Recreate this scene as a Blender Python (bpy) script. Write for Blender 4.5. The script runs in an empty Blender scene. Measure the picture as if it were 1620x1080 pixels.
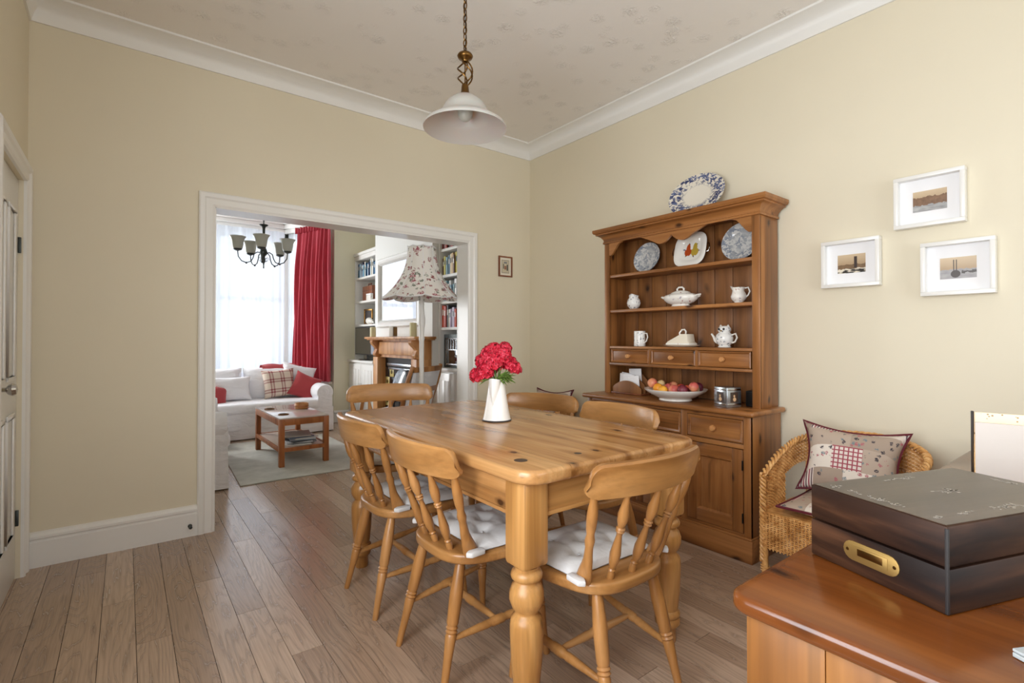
import bpy, bmesh, math, random
from mathutils import Matrix, Vector
R = math.radians
random.seed(7)
SC = bpy.context.scene
COL = SC.collection
PI = math.pi

# ------------------------------------------------------------------ camera, world, lights, exposure
F_PX, CY = 792.35, 527.84
cd = bpy.data.cameras.new('camera'); cam = bpy.data.objects.new('camera', cd); COL.objects.link(cam)
cd.sensor_width = 36; cd.sensor_fit = 'HORIZONTAL'; cd.lens = 36 * F_PX / 1620
cd.shift_y = -(540 - CY) / 1620; cd.clip_start = .02
cam.location = (0, 0, 1.14)
cam.rotation_euler = (R(90 + .57), 0, R(-37.629))
SC.camera = cam
W = bpy.data.worlds.new('overcast'); SC.world = W; W.use_nodes = True
W.node_tree.nodes['Background'].inputs[0].default_value = (.86, .93, 1, 1)
W.node_tree.nodes['Background'].inputs[1].default_value = 1.5

def area(name, loc, rot, sx, sy, power, col):
    l = bpy.data.lights.new(name, 'AREA'); l.shape = 'RECTANGLE'; l.size = sx; l.size_y = sy
    l.energy = power; l.color = col
    o = bpy.data.objects.new(name, l); COL.objects.link(o); o.location = loc; o.rotation_euler = rot
    return o
# daylight arriving at the windows: the living-room bay and the garden doors behind the camera; the far-side fill is added
area('bay_daylight', (.95, 8.05, 1.65), (R(-90), 0, 0), 2.3, 2.1, 15, (.90, .95, 1))
area('bay_side_daylight', (2.45, 7.55, 1.65), (R(90), 0, R(113.5)), .8, 2.1, 14, (.93, .97, 1))
area('bay_far_side_fill', (-.42, 7.55, 1.65), (R(90), 0, R(-113.5)), .8, 2.1, 100, (.96, .98, 1))  # added fill at the unseen bay side, brightens the living room
area('garden_daylight', (1.45, -2.32, 1.35), (R(90), 0, 0), 2.2, 2.0, 34, (.94, .97, 1))
area('side_daylight', (-.393 - .16, .45, 1.36), (R(90), 0, R(-90)), 1.5, 1.6, 60, (.92, .96, 1))
area('kitchen_daylight', (-2.02, -1.0, 1.6), (R(90), 0, R(-90)), 1.2, 1.2, 14, (.92, .96, 1))

vs = SC.view_settings
vs.view_transform = 'Standard'; vs.look = 'None'; vs.gamma = 1; vs.use_curve_mapping = False; vs.exposure = .32
SC.cycles.use_denoising = True
SC.cycles.max_bounces = 10; SC.cycles.diffuse_bounces = 6; SC.cycles.transparent_max_bounces = 16
SC.cycles.sample_clamp_indirect = 6; SC.cycles.caustics_reflective = False; SC.cycles.caustics_refractive = False

# ------------------------------------------------------------------ materials
def lin(c):
    return tuple(((v / 255) / 12.92 if v / 255 <= .04045 else ((v / 255 + .055) / 1.055) ** 2.4) for v in c) + (1,)

class NT:
    def __init__(s, name):
        s.m = bpy.data.materials.new(name); s.m.use_nodes = True
        s.t = s.m.node_tree; s.b = s.t.nodes['Principled BSDF']; s._c = {}
    def n(s, typ, **kw):
        nd = s.t.nodes.new('ShaderNode' + typ)
        for k, v in kw.items(): setattr(nd, k, v)
        return nd
    def put(s, sock, v):
        if hasattr(v, 'is_linked') or hasattr(v, 'links'): s.t.links.new(v, sock)
        else: sock.default_value = v
    def obj(s, rnd=False):
        if 'o' not in s._c: s._c['o'] = s.n('TexCoord').outputs['Object']
        if not rnd: return s._c['o']
        if 'r' not in s._c:
            i = s.n('ObjectInfo'); a = s.n('VectorMath', operation='SCALE'); a.inputs[0].default_value = (37.1, 53.7, 71.3)
            s.put(a.inputs['Scale'], i.outputs['Random']); b = s.n('VectorMath', operation='ADD')
            s.put(b.inputs[0], s._c['o']); s.put(b.inputs[1], a.outputs[0]); s._c['r'] = b.outputs[0]
        return s._c['r']
    def map(s, vec, scale=(1, 1, 1), loc=(0, 0, 0), rot=(0, 0, 0)):
        m = s.n('Mapping'); s.put(m.inputs[0], vec); m.inputs['Scale'].default_value = scale
        m.inputs['Location'].default_value = loc; m.inputs['Rotation'].default_value = rot
        return m.outputs[0]
    def noise(s, vec, scale=1, detail=3, rough=.5, dist=0):
        m = s.n('TexNoise'); s.put(m.inputs['Vector'], vec); m.inputs['Scale'].default_value = scale
        m.inputs['Detail'].default_value = detail; m.inputs['Roughness'].default_value = rough
        m.inputs['Distortion'].default_value = dist
        return m.outputs['Fac']
    def vor(s, vec, scale=1, rnd=1, feature='F1'):
        m = s.n('TexVoronoi', feature=feature); s.put(m.inputs['Vector'], vec); m.inputs['Scale'].default_value = scale
        m.inputs['Randomness'].default_value = rnd
        return m.outputs
    def wave(s, vec, scale=1, dist=0, detail=0, typ='BANDS', d='X', dscale=1):
        m = s.n('TexWave', wave_type=typ); s.put(m.inputs['Vector'], vec); m.inputs['Scale'].default_value = scale
        if typ == 'BANDS': m.bands_direction = d
        else: m.rings_direction = d
        m.inputs['Distortion'].default_value = dist; m.inputs['Detail'].default_value = detail
        m.inputs['Detail Scale'].default_value = dscale
        return m.outputs['Fac']
    def ramp(s, fac, stops, interp='LINEAR'):
        m = s.n('ValToRGB'); s.put(m.inputs[0], fac); cr = m.color_ramp; cr.interpolation = interp
        while len(cr.elements) < len(stops): cr.elements.new(.5)
        for e, (p, c) in zip(cr.elements, stops):
            e.position = p; e.color = c if isinstance(c, tuple) else (c, c, c, 1)
        return m.outputs[0]
    def mix(s, fac, a, b, mode='MIX'):
        m = s.n('MixRGB', blend_type=mode); s.put(m.inputs[0], fac); s.put(m.inputs[1], a); s.put(m.inputs[2], b)
        return m.outputs[0]
    def math(s, op, a, b=0.0, clamp=False):
        m = s.n('Math', operation=op, use_clamp=clamp); s.put(m.inputs[0], a); s.put(m.inputs[1], b)
        return m.outputs[0]
    def sep(s, vec):
        m = s.n('SeparateXYZ'); s.put(m.inputs[0], vec); return m.outputs
    def bump(s, h, strength=.3, dist=.01):
        m = s.n('Bump'); s.put(m.inputs['Height'], h); m.inputs['Strength'].default_value = strength
        m.inputs['Distance'].default_value = dist; s.put(s.b.inputs['Normal'], m.outputs[0])
    def set(s, **kw):
        names = dict(col='Base Color', rough='Roughness', metal='Metallic', spec='Specular IOR Level', coat='Coat Weight',
                     crough='Coat Roughness', sheen='Sheen Weight', trans='Transmission Weight', sss='Subsurface Weight',
                     emit='Emission Color', estr='Emission Strength', ior='IOR', alpha='Alpha')
        for k, v in kw.items(): s.put(s.b.inputs[names[k]], v)
        return s

def plain(name, c, rough=.5, **kw):
    m = NT(name); m.set(col=lin(c), rough=rough, **kw); return m.m

def paint(name, c, rough=.6, bumpy=.05):
    m = NT(name); v = m.obj()
    n = m.noise(v, 2.2, 3)
    m.set(col=m.mix(n, lin(tuple(x * .975 for x in c)), lin(c)), rough=rough)
    m.bump(m.noise(v, 160, 2), bumpy, .002)
    return m.m

def wood(name, dark, mid, light, axis='x', grain=1.0, rough=.35, knots=.0, coat=0.0, rnd=True, spec=.5):
    m = NT(name); v = m.obj(rnd)
    def sc(cross, along):
        return tuple((along if q in axis else cross) * grain for q in 'xyz')
    a = m.noise(m.map(v, sc(9, .9)), 1, 3, .55, .9)
    f = m.noise(m.map(v, sc(95, 2.2)), 1, 2, .6, .2)
    c = m.ramp(a, [(.30, lin(dark)), (.5, lin(mid)), (.70, lin(light))])
    crack = m.ramp(m.noise(m.map(v, sc(38, .55)), 1, 1, .5, .3), [(.66, 1.0), (.72, .74)])
    fl = m.ramp(f, [(.3, .74), (.62, 1.0)])
    c = m.mix(.62, c, fl, 'MULTIPLY')
    if knots:
        c = m.mix(1, c, crack, 'MULTIPLY')
        w = m.n('VectorMath', operation='ADD'); nn = m.n('TexNoise'); m.put(nn.inputs['Vector'], v); nn.inputs['Scale'].default_value = 9
        sc2 = m.n('VectorMath', operation='SCALE'); m.put(sc2.inputs[0], nn.outputs['Color']); sc2.inputs['Scale'].default_value = .12
        m.put(w.inputs[0], m.map(v, sc(3.4, 1.7))); m.put(w.inputs[1], sc2.outputs[0])
        o = m.vor(w.outputs[0], 2.6)
        k = m.ramp(o['Distance'], [(.07 * knots, .12), (.11 * knots, .55), (.19 * knots, 1.0)])
        c = m.mix(1, c, m.mix(k, lin((70, 34, 14)), (1, 1, 1, 1)), 'MULTIPLY')
    m.set(col=c, rough=rough, spec=spec)
    if coat: m.set(coat=coat, crough=.12)
    m.bump(f, .06, .002)
    return m.m

MAT = {}
MAT['wall'] = paint('cream_wall_paint', (225, 216, 193), .62)
MAT['wall_l'] = paint('pale_cream_wall_paint', (233, 228, 202), .62)
MAT['breast'] = paint('white_wall_paint', (232, 232, 228), .6)
MAT['white'] = paint('white_gloss_paint', (235, 234, 230), .28, .02)
MAT['white_flat'] = paint('white_satin_paint', (236, 235, 231), .5, .02)

m = NT('embossed_ceiling_paper'); v = m.obj()
cl = m.ramp(m.vor(m.map(v, (1, 1, 1)), 7.5)['Distance'], [(.15, 1.0), (.40, 0.0)])
fine = m.noise(v, 42, 2, .5, 1.8)
h = m.math('MULTIPLY', cl, m.ramp(fine, [(.45, 0.0), (.6, 1.0)]))
m.set(col=lin((236, 232, 227)), rough=.7); m.bump(m.math('ADD', h, m.math('MULTIPLY', fine, .10)), .7, .0062)
MAT['ceiling'] = m.m

def floor_mat():
    m = NT('grey_brown_oak_laminate'); v = m.obj(True)
    warp = m.noise(m.map(v, (5, .8, 1)), 1, 2, .5)
    s = m.sep(v)
    ring = m.math('ADD', m.math('MULTIPLY', s[0], 26.0), m.math('MULTIPLY', warp, 22.0))
    ring = m.math('ADD', ring, m.math('MULTIPLY', m.noise(m.map(v, (60, 3, 1)), 1, 2), 1.4))
    g = m.math('FRACT', ring)
    g = m.ramp(g, [(0, .35), (.2, .9), (.75, 1.0), (1, .35)])
    fine = m.ramp(m.noise(m.map(v, (190, 5, 1)), 1, 2, .6), [(.3, .70), (.65, 1.0)])
    info = m.n('ObjectInfo')
    base = m.ramp(info.outputs['Random'], [(0, lin((168, 142, 121))), (.5, lin((186, 160, 138))), (1, lin((200, 175, 154)))])
    c = m.mix(.46, base, g, 'MULTIPLY'); c = m.mix(.62, c, fine, 'MULTIPLY')
    m.set(col=c, rough=m.ramp(g, [(0, .34), (1, .18)]), spec=.6)
    m.bump(m.math('ADD', m.math('MULTIPLY', g, .6), fine), .10, .003)
    return m.m
MAT['floor'] = floor_mat()
MAT['floor_gap'] = plain('dark_floor_joint', (52, 38, 30), .8)
MAT['pine_table'] = wood('golden_antique_pine', (138, 92, 48), (182, 132, 80), (208, 162, 108), 'y', 1, .26, .9, .15)
MAT['pine_table_x'] = wood('golden_antique_pine_crosswise', (152, 104, 56), (190, 140, 82), (212, 166, 108), 'x', 1, .34, .8)
MAT['pine_table_z'] = wood('golden_antique_pine_upright', (144, 96, 48), (186, 134, 74), (208, 158, 98), 'z', 1, .34, .8)
MAT['chair'] = wood('honey_beech', (152, 104, 56), (178, 128, 74), (196, 146, 92), 'x', .8, .32, 0, .1)
MAT['chair_z'] = wood('honey_beech_upright', (148, 100, 52), (174, 122, 68), (192, 140, 86), 'z', .8, .32, 0, .1)
for ax in 'xyz':
    MAT['dresser_' + ax] = wood('orange_waxed_pine_' + ax, (118, 72, 32), (152, 98, 50), (176, 120, 68), ax, 1, .36, .9)
MAT['back_board'] = wood('brown_pine_back_boards', (104, 64, 32), (136, 88, 48), (156, 106, 60), 'z', 1, .45, 1.1)
MAT['side_top'] = wood('varnished_red_pine', (84, 42, 13), (112, 60, 22), (132, 77, 33), 'y', .8, .2, .8, .2)
MAT['side_z'] = wood('varnished_pine_end_boards', (112, 68, 28), (142, 92, 44), (162, 110, 58), 'z', .8, .32, .8, .1)
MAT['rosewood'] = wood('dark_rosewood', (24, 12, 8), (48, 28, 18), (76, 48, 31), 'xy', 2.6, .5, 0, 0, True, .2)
MAT['rosewood_top'] = wood('grey_rosewood_top', (50, 38, 29), (68, 54, 43), (84, 69, 57), 'x', 1.2, .3, 0, .1)  # lid top greyer and paler than the case sides
MAT['oak_frame'] = wood('mid_oak_frame', (140, 88, 42), (172, 116, 62), (190, 136, 80), 'z', 1, .4)
MAT['teak'] = wood('teak_brown_wood', (134, 76, 36), (164, 98, 52), (182, 116, 66), 'z', 1, .35)
MAT['surround'] = wood('pine_fire_surround', (168, 108, 56), (200, 142, 86), (218, 166, 112), 'z', 1, .42, .7)
MAT['brown_case'] = wood('brown_wooden_case', (96, 50, 28), (126, 70, 42), (146, 88, 56), 'z', 1, .4)
MAT['brass'] = plain('aged_brass', (168, 138, 82), .5, metal=.9)
MAT['bronze'] = plain('antique_bronze', (112, 82, 44), .3, metal=1.0)
MAT['iron'] = plain('black_iron', (38, 34, 32), .45, metal=.6)
MAT['pewter'] = plain('pewter_grey_metal', (70, 74, 72), .42, metal=.8)
MAT['chrome'] = plain('polished_chrome', (190, 190, 190), .12, metal=1.0)
MAT['silver'] = plain('silver_plate', (170, 174, 178), .25, metal=.9)
MAT['dark'] = plain('matt_black', (22, 20, 20), .5)
MAT['gloss_black'] = plain('gloss_black_glass', (16, 8, 12), .05, spec=1.0, coat=1.0)
MAT['china'] = plain('white_china', (236, 233, 226), .12, coat=.3)
MAT['cream_china'] = plain('cream_china', (232, 224, 206), .16, coat=.3)
MAT['enamel'] = plain('white_enamel', (240, 240, 238), .22)
MAT['slip'] = None
m = NT('white_cotton_slipcover'); v = m.obj()
wr = m.noise(m.map(v, (1.2, 1.2, 3.2)), 3.2, 4, .55, .8)
m.set(col=lin((236, 236, 240)), rough=.9, sheen=.15); m.bump(wr, .42, .05); MAT['slip'] = m.m
m = NT('cream_cotton_seat_pad'); v = m.obj()
m.set(col=lin((212, 211, 211)), rough=.9); m.bump(m.noise(v, 14, 3, .5, .6), .35, .015); MAT['pad'] = m.m

def cloth(name, c, rough=.85, b=.2):
    m = NT(name); v = m.obj()
    m.set(col=m.mix(m.noise(v, 9, 2), lin(tuple(x * .9 for x in c)), lin(c)), rough=rough, sheen=.2)
    m.bump(m.noise(v, 22, 3), b, .01); return m.m
MAT['red_cloth'] = cloth('faded_red_cotton', (178, 62, 66))
MAT['red_curtain'] = cloth('raspberry_red_curtain_cloth', (180, 48, 66), .62, .06)
MAT['maroon'] = plain('maroon_piping', (92, 16, 32), .7)
MAT['wire_white'] = plain('white_fabric', (238, 238, 240), .85)

def sheer():
    m = NT('white_net_curtain'); t = m.t
    tr = m.n('BsdfTranslucent'); tr.inputs[0].default_value = (.80, .85, .92, 1)
    df = m.n('BsdfDiffuse'); df.inputs[0].default_value = (.66, .70, .76, 1)
    tp = m.n('BsdfTransparent')
    a = m.n('MixShader'); a.inputs[0].default_value = .45; t.links.new(tr.outputs[0], a.inputs[1]); t.links.new(df.outputs[0], a.inputs[2])
    b = m.n('MixShader'); b.inputs[0].default_value = .16; t.links.new(a.outputs[0], b.inputs[1]); t.links.new(tp.outputs[0], b.inputs[2])
    t.links.new(b.outputs[0], t.nodes['Material Output'].inputs[0]); return m.m
MAT['sheer'] = sheer()
def pane():
    m = NT('window_pane_glass'); t = m.t
    tp = m.n('BsdfTransparent'); gl = m.n('BsdfGlossy'); gl.inputs['Roughness'].default_value = .02
    b = m.n('MixShader'); b.inputs[0].default_value = .06; t.links.new(tp.outputs[0], b.inputs[1]); t.links.new(gl.outputs[0], b.inputs[2])
    t.links.new(b.outputs[0], t.nodes['Material Output'].inputs[0]); return m.m
MAT['pane'] = pane()
m = NT('frosted_white_glass'); m.set(col=lin((214, 210, 204)), rough=.35, trans=.25, sss=.2); MAT['frost'] = m.m
m = NT('opal_shade_glass'); m.set(col=lin((206, 208, 200)), rough=.3, trans=.2); MAT['opal'] = m.m
MAT['mirror'] = plain('mirror_glass', (240, 240, 240), .01, metal=1.0)

def floral(name, ground, cols, scale=14, thr=.34, leaf=True, rough=.8, amt=.55):
    m = NT(name); v = m.obj()
    w = m.n('VectorMath', operation='ADD'); nn = m.n('TexNoise'); m.put(nn.inputs['Vector'], v); nn.inputs['Scale'].default_value = scale * 2.4
    sc = m.n('VectorMath', operation='SCALE'); m.put(sc.inputs[0], nn.outputs['Color']); sc.inputs['Scale'].default_value = .9 / scale
    m.put(w.inputs[0], v); m.put(w.inputs[1], sc.outputs[0])
    c = lin(ground)
    for i, cc in enumerate(cols):
        o = m.vor(m.map(w.outputs[0], loc=(i * 3.7, i * 1.9, i * 5.3)), scale * (1 + .35 * i))
        keep = m.math('GREATER_THAN', m.sep(o['Color'])[0], 1 - amt)
        blob = m.math('LESS_THAN', o['Distance'], thr)
        petal = m.ramp(m.noise(v, scale * 6, 1), [(.42, .35), (.55, 1.0)])
        f = m.math('MULTIPLY', m.math('MULTIPLY', keep, blob), petal)
        c = m.mix(f, c, lin(cc))
    m.set(col=c, rough=rough); return m
MAT['shade_floral'] = floral('rose_print_lampshade_cotton', (238, 234, 228), [(168, 92, 104), (120, 128, 112), (150, 84, 84)], 12, .32, amt=.6).m
MAT['china_floral'] = floral('sprigged_white_china', (236, 233, 226), [(150, 140, 160), (170, 110, 110)], 40, .25, rough=.14, amt=.35).m
MAT['china_blue'] = floral('blue_sprigged_china', (232, 231, 228), [(60, 66, 84), (96, 104, 120)], 46, .3, rough=.14, amt=.5).m

def plate_mat(name, rim0, rim1, ground, c1, c2, centre=False, scale=30):
    """printed plate: rings about the local z axis, radius in local x/y divided by (1, ry)"""
    m = NT(name); v = m.obj(); s = m.sep(v)
    r = m.math('SQRT', m.math('ADD', m.math('MULTIPLY', s[0], s[0]), m.math('MULTIPLY', s[1], s[1])))
    n = m.noise(v, scale, 3, .65, .6)
    ed = m.ramp(n, [(.46, 0.0), (.52, 1.0)])
    rim = m.math('MULTIPLY', m.ramp(r, [(max(0, rim0 - .02), 0.0), (rim0 + .012, 1.0)]), m.math('LESS_THAN', r, rim1))
    f = m.math('MULTIPLY', ed, rim)
    if centre:
        f = m.math('MAXIMUM', f, m.math('MULTIPLY', ed, m.ramp(r, [(.035, .9), (.062, 0.0)])))
    big = m.noise(v, scale * .45, 2)
    c = m.mix(f, lin(ground), m.mix(m.ramp(big, [(.4, 0.0), (.6, 1.0)]), lin(c1), lin(c2)))
    m.set(col=c, rough=.14, coat=.3); return m.m
MAT['platter'] = plate_mat('blue_rose_border_china', .105, .20, (226, 220, 206), (44, 54, 96), (86, 98, 136), False, 42)
MAT['plate_blue'] = plate_mat('grey_blue_transfer_china', .058, .115, (206, 206, 204), (124, 134, 150), (160, 164, 170), True, 46)

def plaid(name, ground, stripe, n, axes=(0, 2), dark=None):
    m = NT(name); s = m.sep(m.obj()); f = None
    for a in axes:
        w = m.math('FRACT', m.math('ADD', m.math('MULTIPLY', s[a], n), 50.27))
        b = m.ramp(w, [(0, 0.0), (.30, 0.0), (.34, .7), (.40, .7), (.44, .15), (.56, .15), (.60, .7), (.66, .7), (.70, 0.0)])
        f = b if f is None else m.math('ADD', f, b, True)
    m.set(col=m.mix(f, lin(ground), lin(stripe)), rough=.9); return m.m
MAT['plaid'] = plaid('cream_and_red_plaid', (220, 204, 188), (138, 58, 66), 8.0)

def patchwork():
    m = NT('patchwork_print_cotton'); v = m.obj(); s = m.sep(v)
    px = m.math('MULTIPLY', s[0], 8.5); pz = m.math('MULTIPLY', m.math('ADD', s[1], s[2]), 9.5)
    row = m.math('FLOOR', pz); px = m.math('ADD', px, m.math('MULTIPLY', row, .43))
    cb = m.n('CombineXYZ'); m.put(cb.inputs[0], m.math('FLOOR', px)); m.put(cb.inputs[1], row)
    wn = m.n('TexWhiteNoise'); m.put(wn.inputs['Vector'], cb.outputs[0]); rnd = wn.outputs['Value']
    ground = m.ramp(rnd, [(0, lin((176, 160, 142))), (.24, lin((178, 160, 144))), (.40, lin((222, 212, 200))), (.55, lin((164, 146, 130))), (.62, lin((206, 192, 180)))], 'CONSTANT')
    st = m.ramp(m.math('FRACT', m.math('MULTIPLY', s[0], 42.0)), [(0, lin((84, 60, 66))), (.2, lin((222, 210, 202))), (.5, lin((150, 62, 76))), (.72, lin((208, 196, 190)))], 'CONSTANT')
    ck = m.math('MAXIMUM', m.math('GREATER_THAN', m.math('FRACT', m.math('MULTIPLY', s[0], 55.0)), .72), m.math('GREATER_THAN', m.math('FRACT', m.math('MULTIPLY', pz, 5.5)), .72))
    chk = m.mix(ck, lin((218, 206, 198)), lin((158, 72, 84)))
    nz = m.n('TexNoise'); m.put(nz.inputs['Vector'], v); nz.inputs['Scale'].default_value = 120; sv = m.n('VectorMath', operation='SCALE'); m.put(sv.inputs[0], nz.outputs['Color']); sv.inputs['Scale'].default_value = .016; av = m.n('VectorMath', operation='ADD'); m.put(av.inputs[0], v); m.put(av.inputs[1], sv.outputs[0])
    o = m.vor(av.outputs[0], 46); fl = m.math('MULTIPLY', m.math('MULTIPLY', m.math('LESS_THAN', o['Distance'], .36), m.math('GREATER_THAN', m.sep(o['Color'])[1], .5)), m.ramp(m.noise(v, 260, 1), [(.4, .3), (.5, 1.0)]))
    flc = m.ramp(m.sep(o['Color'])[0], [(0, lin((58, 52, 60))), (.4, lin((170, 96, 104))), (.7, lin((110, 124, 130)))], 'CONSTANT')
    c = m.mix(fl, ground, flc)
    c = m.mix(m.math('GREATER_THAN', rnd, .70), c, st)
    c = m.mix(m.math('LESS_THAN', rnd, .24), c, chk)
    m.set(col=c, rough=.85); m.bump(m.noise(v, 12, 2), .15, .02); return m.m
MAT['patch'] = patchwork()
m = NT('golden_wicker_cane'); v = m.obj(True)
m.set(col=m.ramp(m.noise(v, 24, 3, .6), [(.3, lin((168, 112, 56))), (.5, lin((208, 154, 90))), (.7, lin((230, 184, 122)))]), rough=.42, spec=.5); MAT['wicker'] = m.m
m = NT('pale_grey_rug_wool'); v = m.obj()
m.set(col=m.ramp(m.noise(v, 3.4, 5, .65), [(.35, lin((170, 170, 160))), (.55, lin((192, 191, 181))), (.7, lin((206, 204, 196)))]), rough=.95, sheen=.2)
m.bump(m.noise(v, 220, 2), .4, .004); MAT['rug'] = m.m
m = NT('red_petal'); v = m.obj(True)
m.set(col=m.ramp(m.noise(v, 55, 2, .6), [(.3, lin((150, 6, 34))), (.5, lin((208, 16, 52))), (.72, lin((236, 84, 110)))]), rough=.55, sss=.1); MAT['petal'] = m.m
m = NT('fresh_green_leaf'); v = m.obj(True)
m.set(col=m.ramp(m.noise(v, 40, 2), [(.35, lin((62, 92, 34))), (.65, lin((142, 172, 84)))]), rough=.5); MAT['leaf'] = m.m

def fruit(name, a, b):
    m = NT(name); m.set(col=m.ramp(m.noise(m.obj(True), 14, 2), [(.38, lin(a)), (.62, lin(b))]), rough=.4); return m.m
MAT['peach'] = fruit('blushed_peach_skin', (196, 92, 84), (224, 150, 110))
MAT['plum'] = fruit('dark_plum_skin', (84, 24, 42), (126, 44, 60))
MAT['apple'] = fruit('red_apple_skin', (172, 34, 40), (200, 90, 60))
MAT['orange'] = fruit('orange_skin', (232, 150, 34), (240, 176, 60))
MAT['potato'] = fruit('pale_pear_skin', (204, 176, 126), (222, 200, 150))

def picture(name, kind):
    """a sepia harbour view on a mount; local x across, z up, picture 0.12 x 0.09"""
    m = NT(name); v = m.obj(); s = m.sep(v); x, z = s[0], s[2]
    n = m.noise(v, 60, 4, .65); n2 = m.noise(m.map(v, (30, 30, 110)), 1, 3)
    sky = m.ramp(z, [(.0, lin((176, 150, 118))), (.045, lin((206, 184, 152)))])
    zz = m.math('ADD', z, m.math('MULTIPLY', m.math('SUBTRACT', n, .5), .03))
    if kind == 'town':
        c = m.mix(m.math('LESS_THAN', zz, .018), sky, m.mix(n, lin((74, 50, 36)), lin((158, 122, 92))))
        c = m.mix(m.math('LESS_THAN', zz, -.018), c, m.mix(n2, lin((92, 92, 96)), lin((206, 206, 204))))
    elif kind == 'lighthouse':
        c = m.mix(m.math('LESS_THAN', zz, -.004), sky, m.mix(n, lin((86, 62, 42)), lin((150, 120, 86))))
        tw = m.math('MULTIPLY', m.math('LESS_THAN', m.math('ABSOLUTE', m.math('SUBTRACT', x, .018)), .0065), m.math('LESS_THAN', m.math('ABSOLUTE', m.math('SUBTRACT', z, .006)), .028))
        c = m.mix(tw, c, lin((58, 44, 40)))
        c = m.mix(m.math('LESS_THAN', zz, -.024), c, m.mix(m.ramp(n2, [(.45, 0.0), (.55, 1.0)]), lin((34, 28, 22)), lin((224, 214, 196))))
    else:
        c = m.mix(m.math('LESS_THAN', zz, -.006), sky, m.mix(n2, lin((120, 118, 124)), lin((186, 182, 180))))
        for mx in (-.014, -.005):
            c = m.mix(m.math('MULTIPLY', m.math('LESS_THAN', m.math('ABSOLUTE', m.math('SUBTRACT', x, mx)), .0016), m.math('LESS_THAN', m.math('ABSOLUTE', m.math('SUBTRACT', z, .006)), .03)), c, lin((52, 40, 36)))
        h1 = m.math('ADD', m.math('MULTIPLY', m.math('ADD', x, .008), m.math('ADD', x, .008)), m.math('MULTIPLY', m.math('ADD', z, .026), m.math('ADD', z, .026)))
        c = m.mix(m.math('LESS_THAN', h1, .00026), c, lin((62, 50, 44)))
        c = m.mix(m.math('MULTIPLY', m.math('GREATER_THAN', x, .012), m.math('LESS_THAN', m.math('ABSOLUTE', m.math('ADD', zz, .02)), .005)), c, lin((66, 58, 54)))
    m.set(col=c, rough=.35); return m.m

def tile_mat():
    m = NT('black_tile_with_gold_flower'); v = m.obj(True); o = m.obj(); s = m.sep(o)
    r = m.math('SQRT', m.math('ADD', m.math('MULTIPLY', s[1], s[1]), m.math('MULTIPLY', s[2], s[2])))
    f = m.math('LESS_THAN', m.math('ADD', r, m.math('MULTIPLY', m.noise(o, 90, 1), .02)), .034)
    m.set(col=m.mix(f, lin((206, 186, 120)), lin((84, 70, 30))), rough=.25); return m.m
MAT['tile_gold'] = tile_mat()
MAT['tile_black'] = plain('black_glazed_tile', (26, 22, 24), .12)

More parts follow.
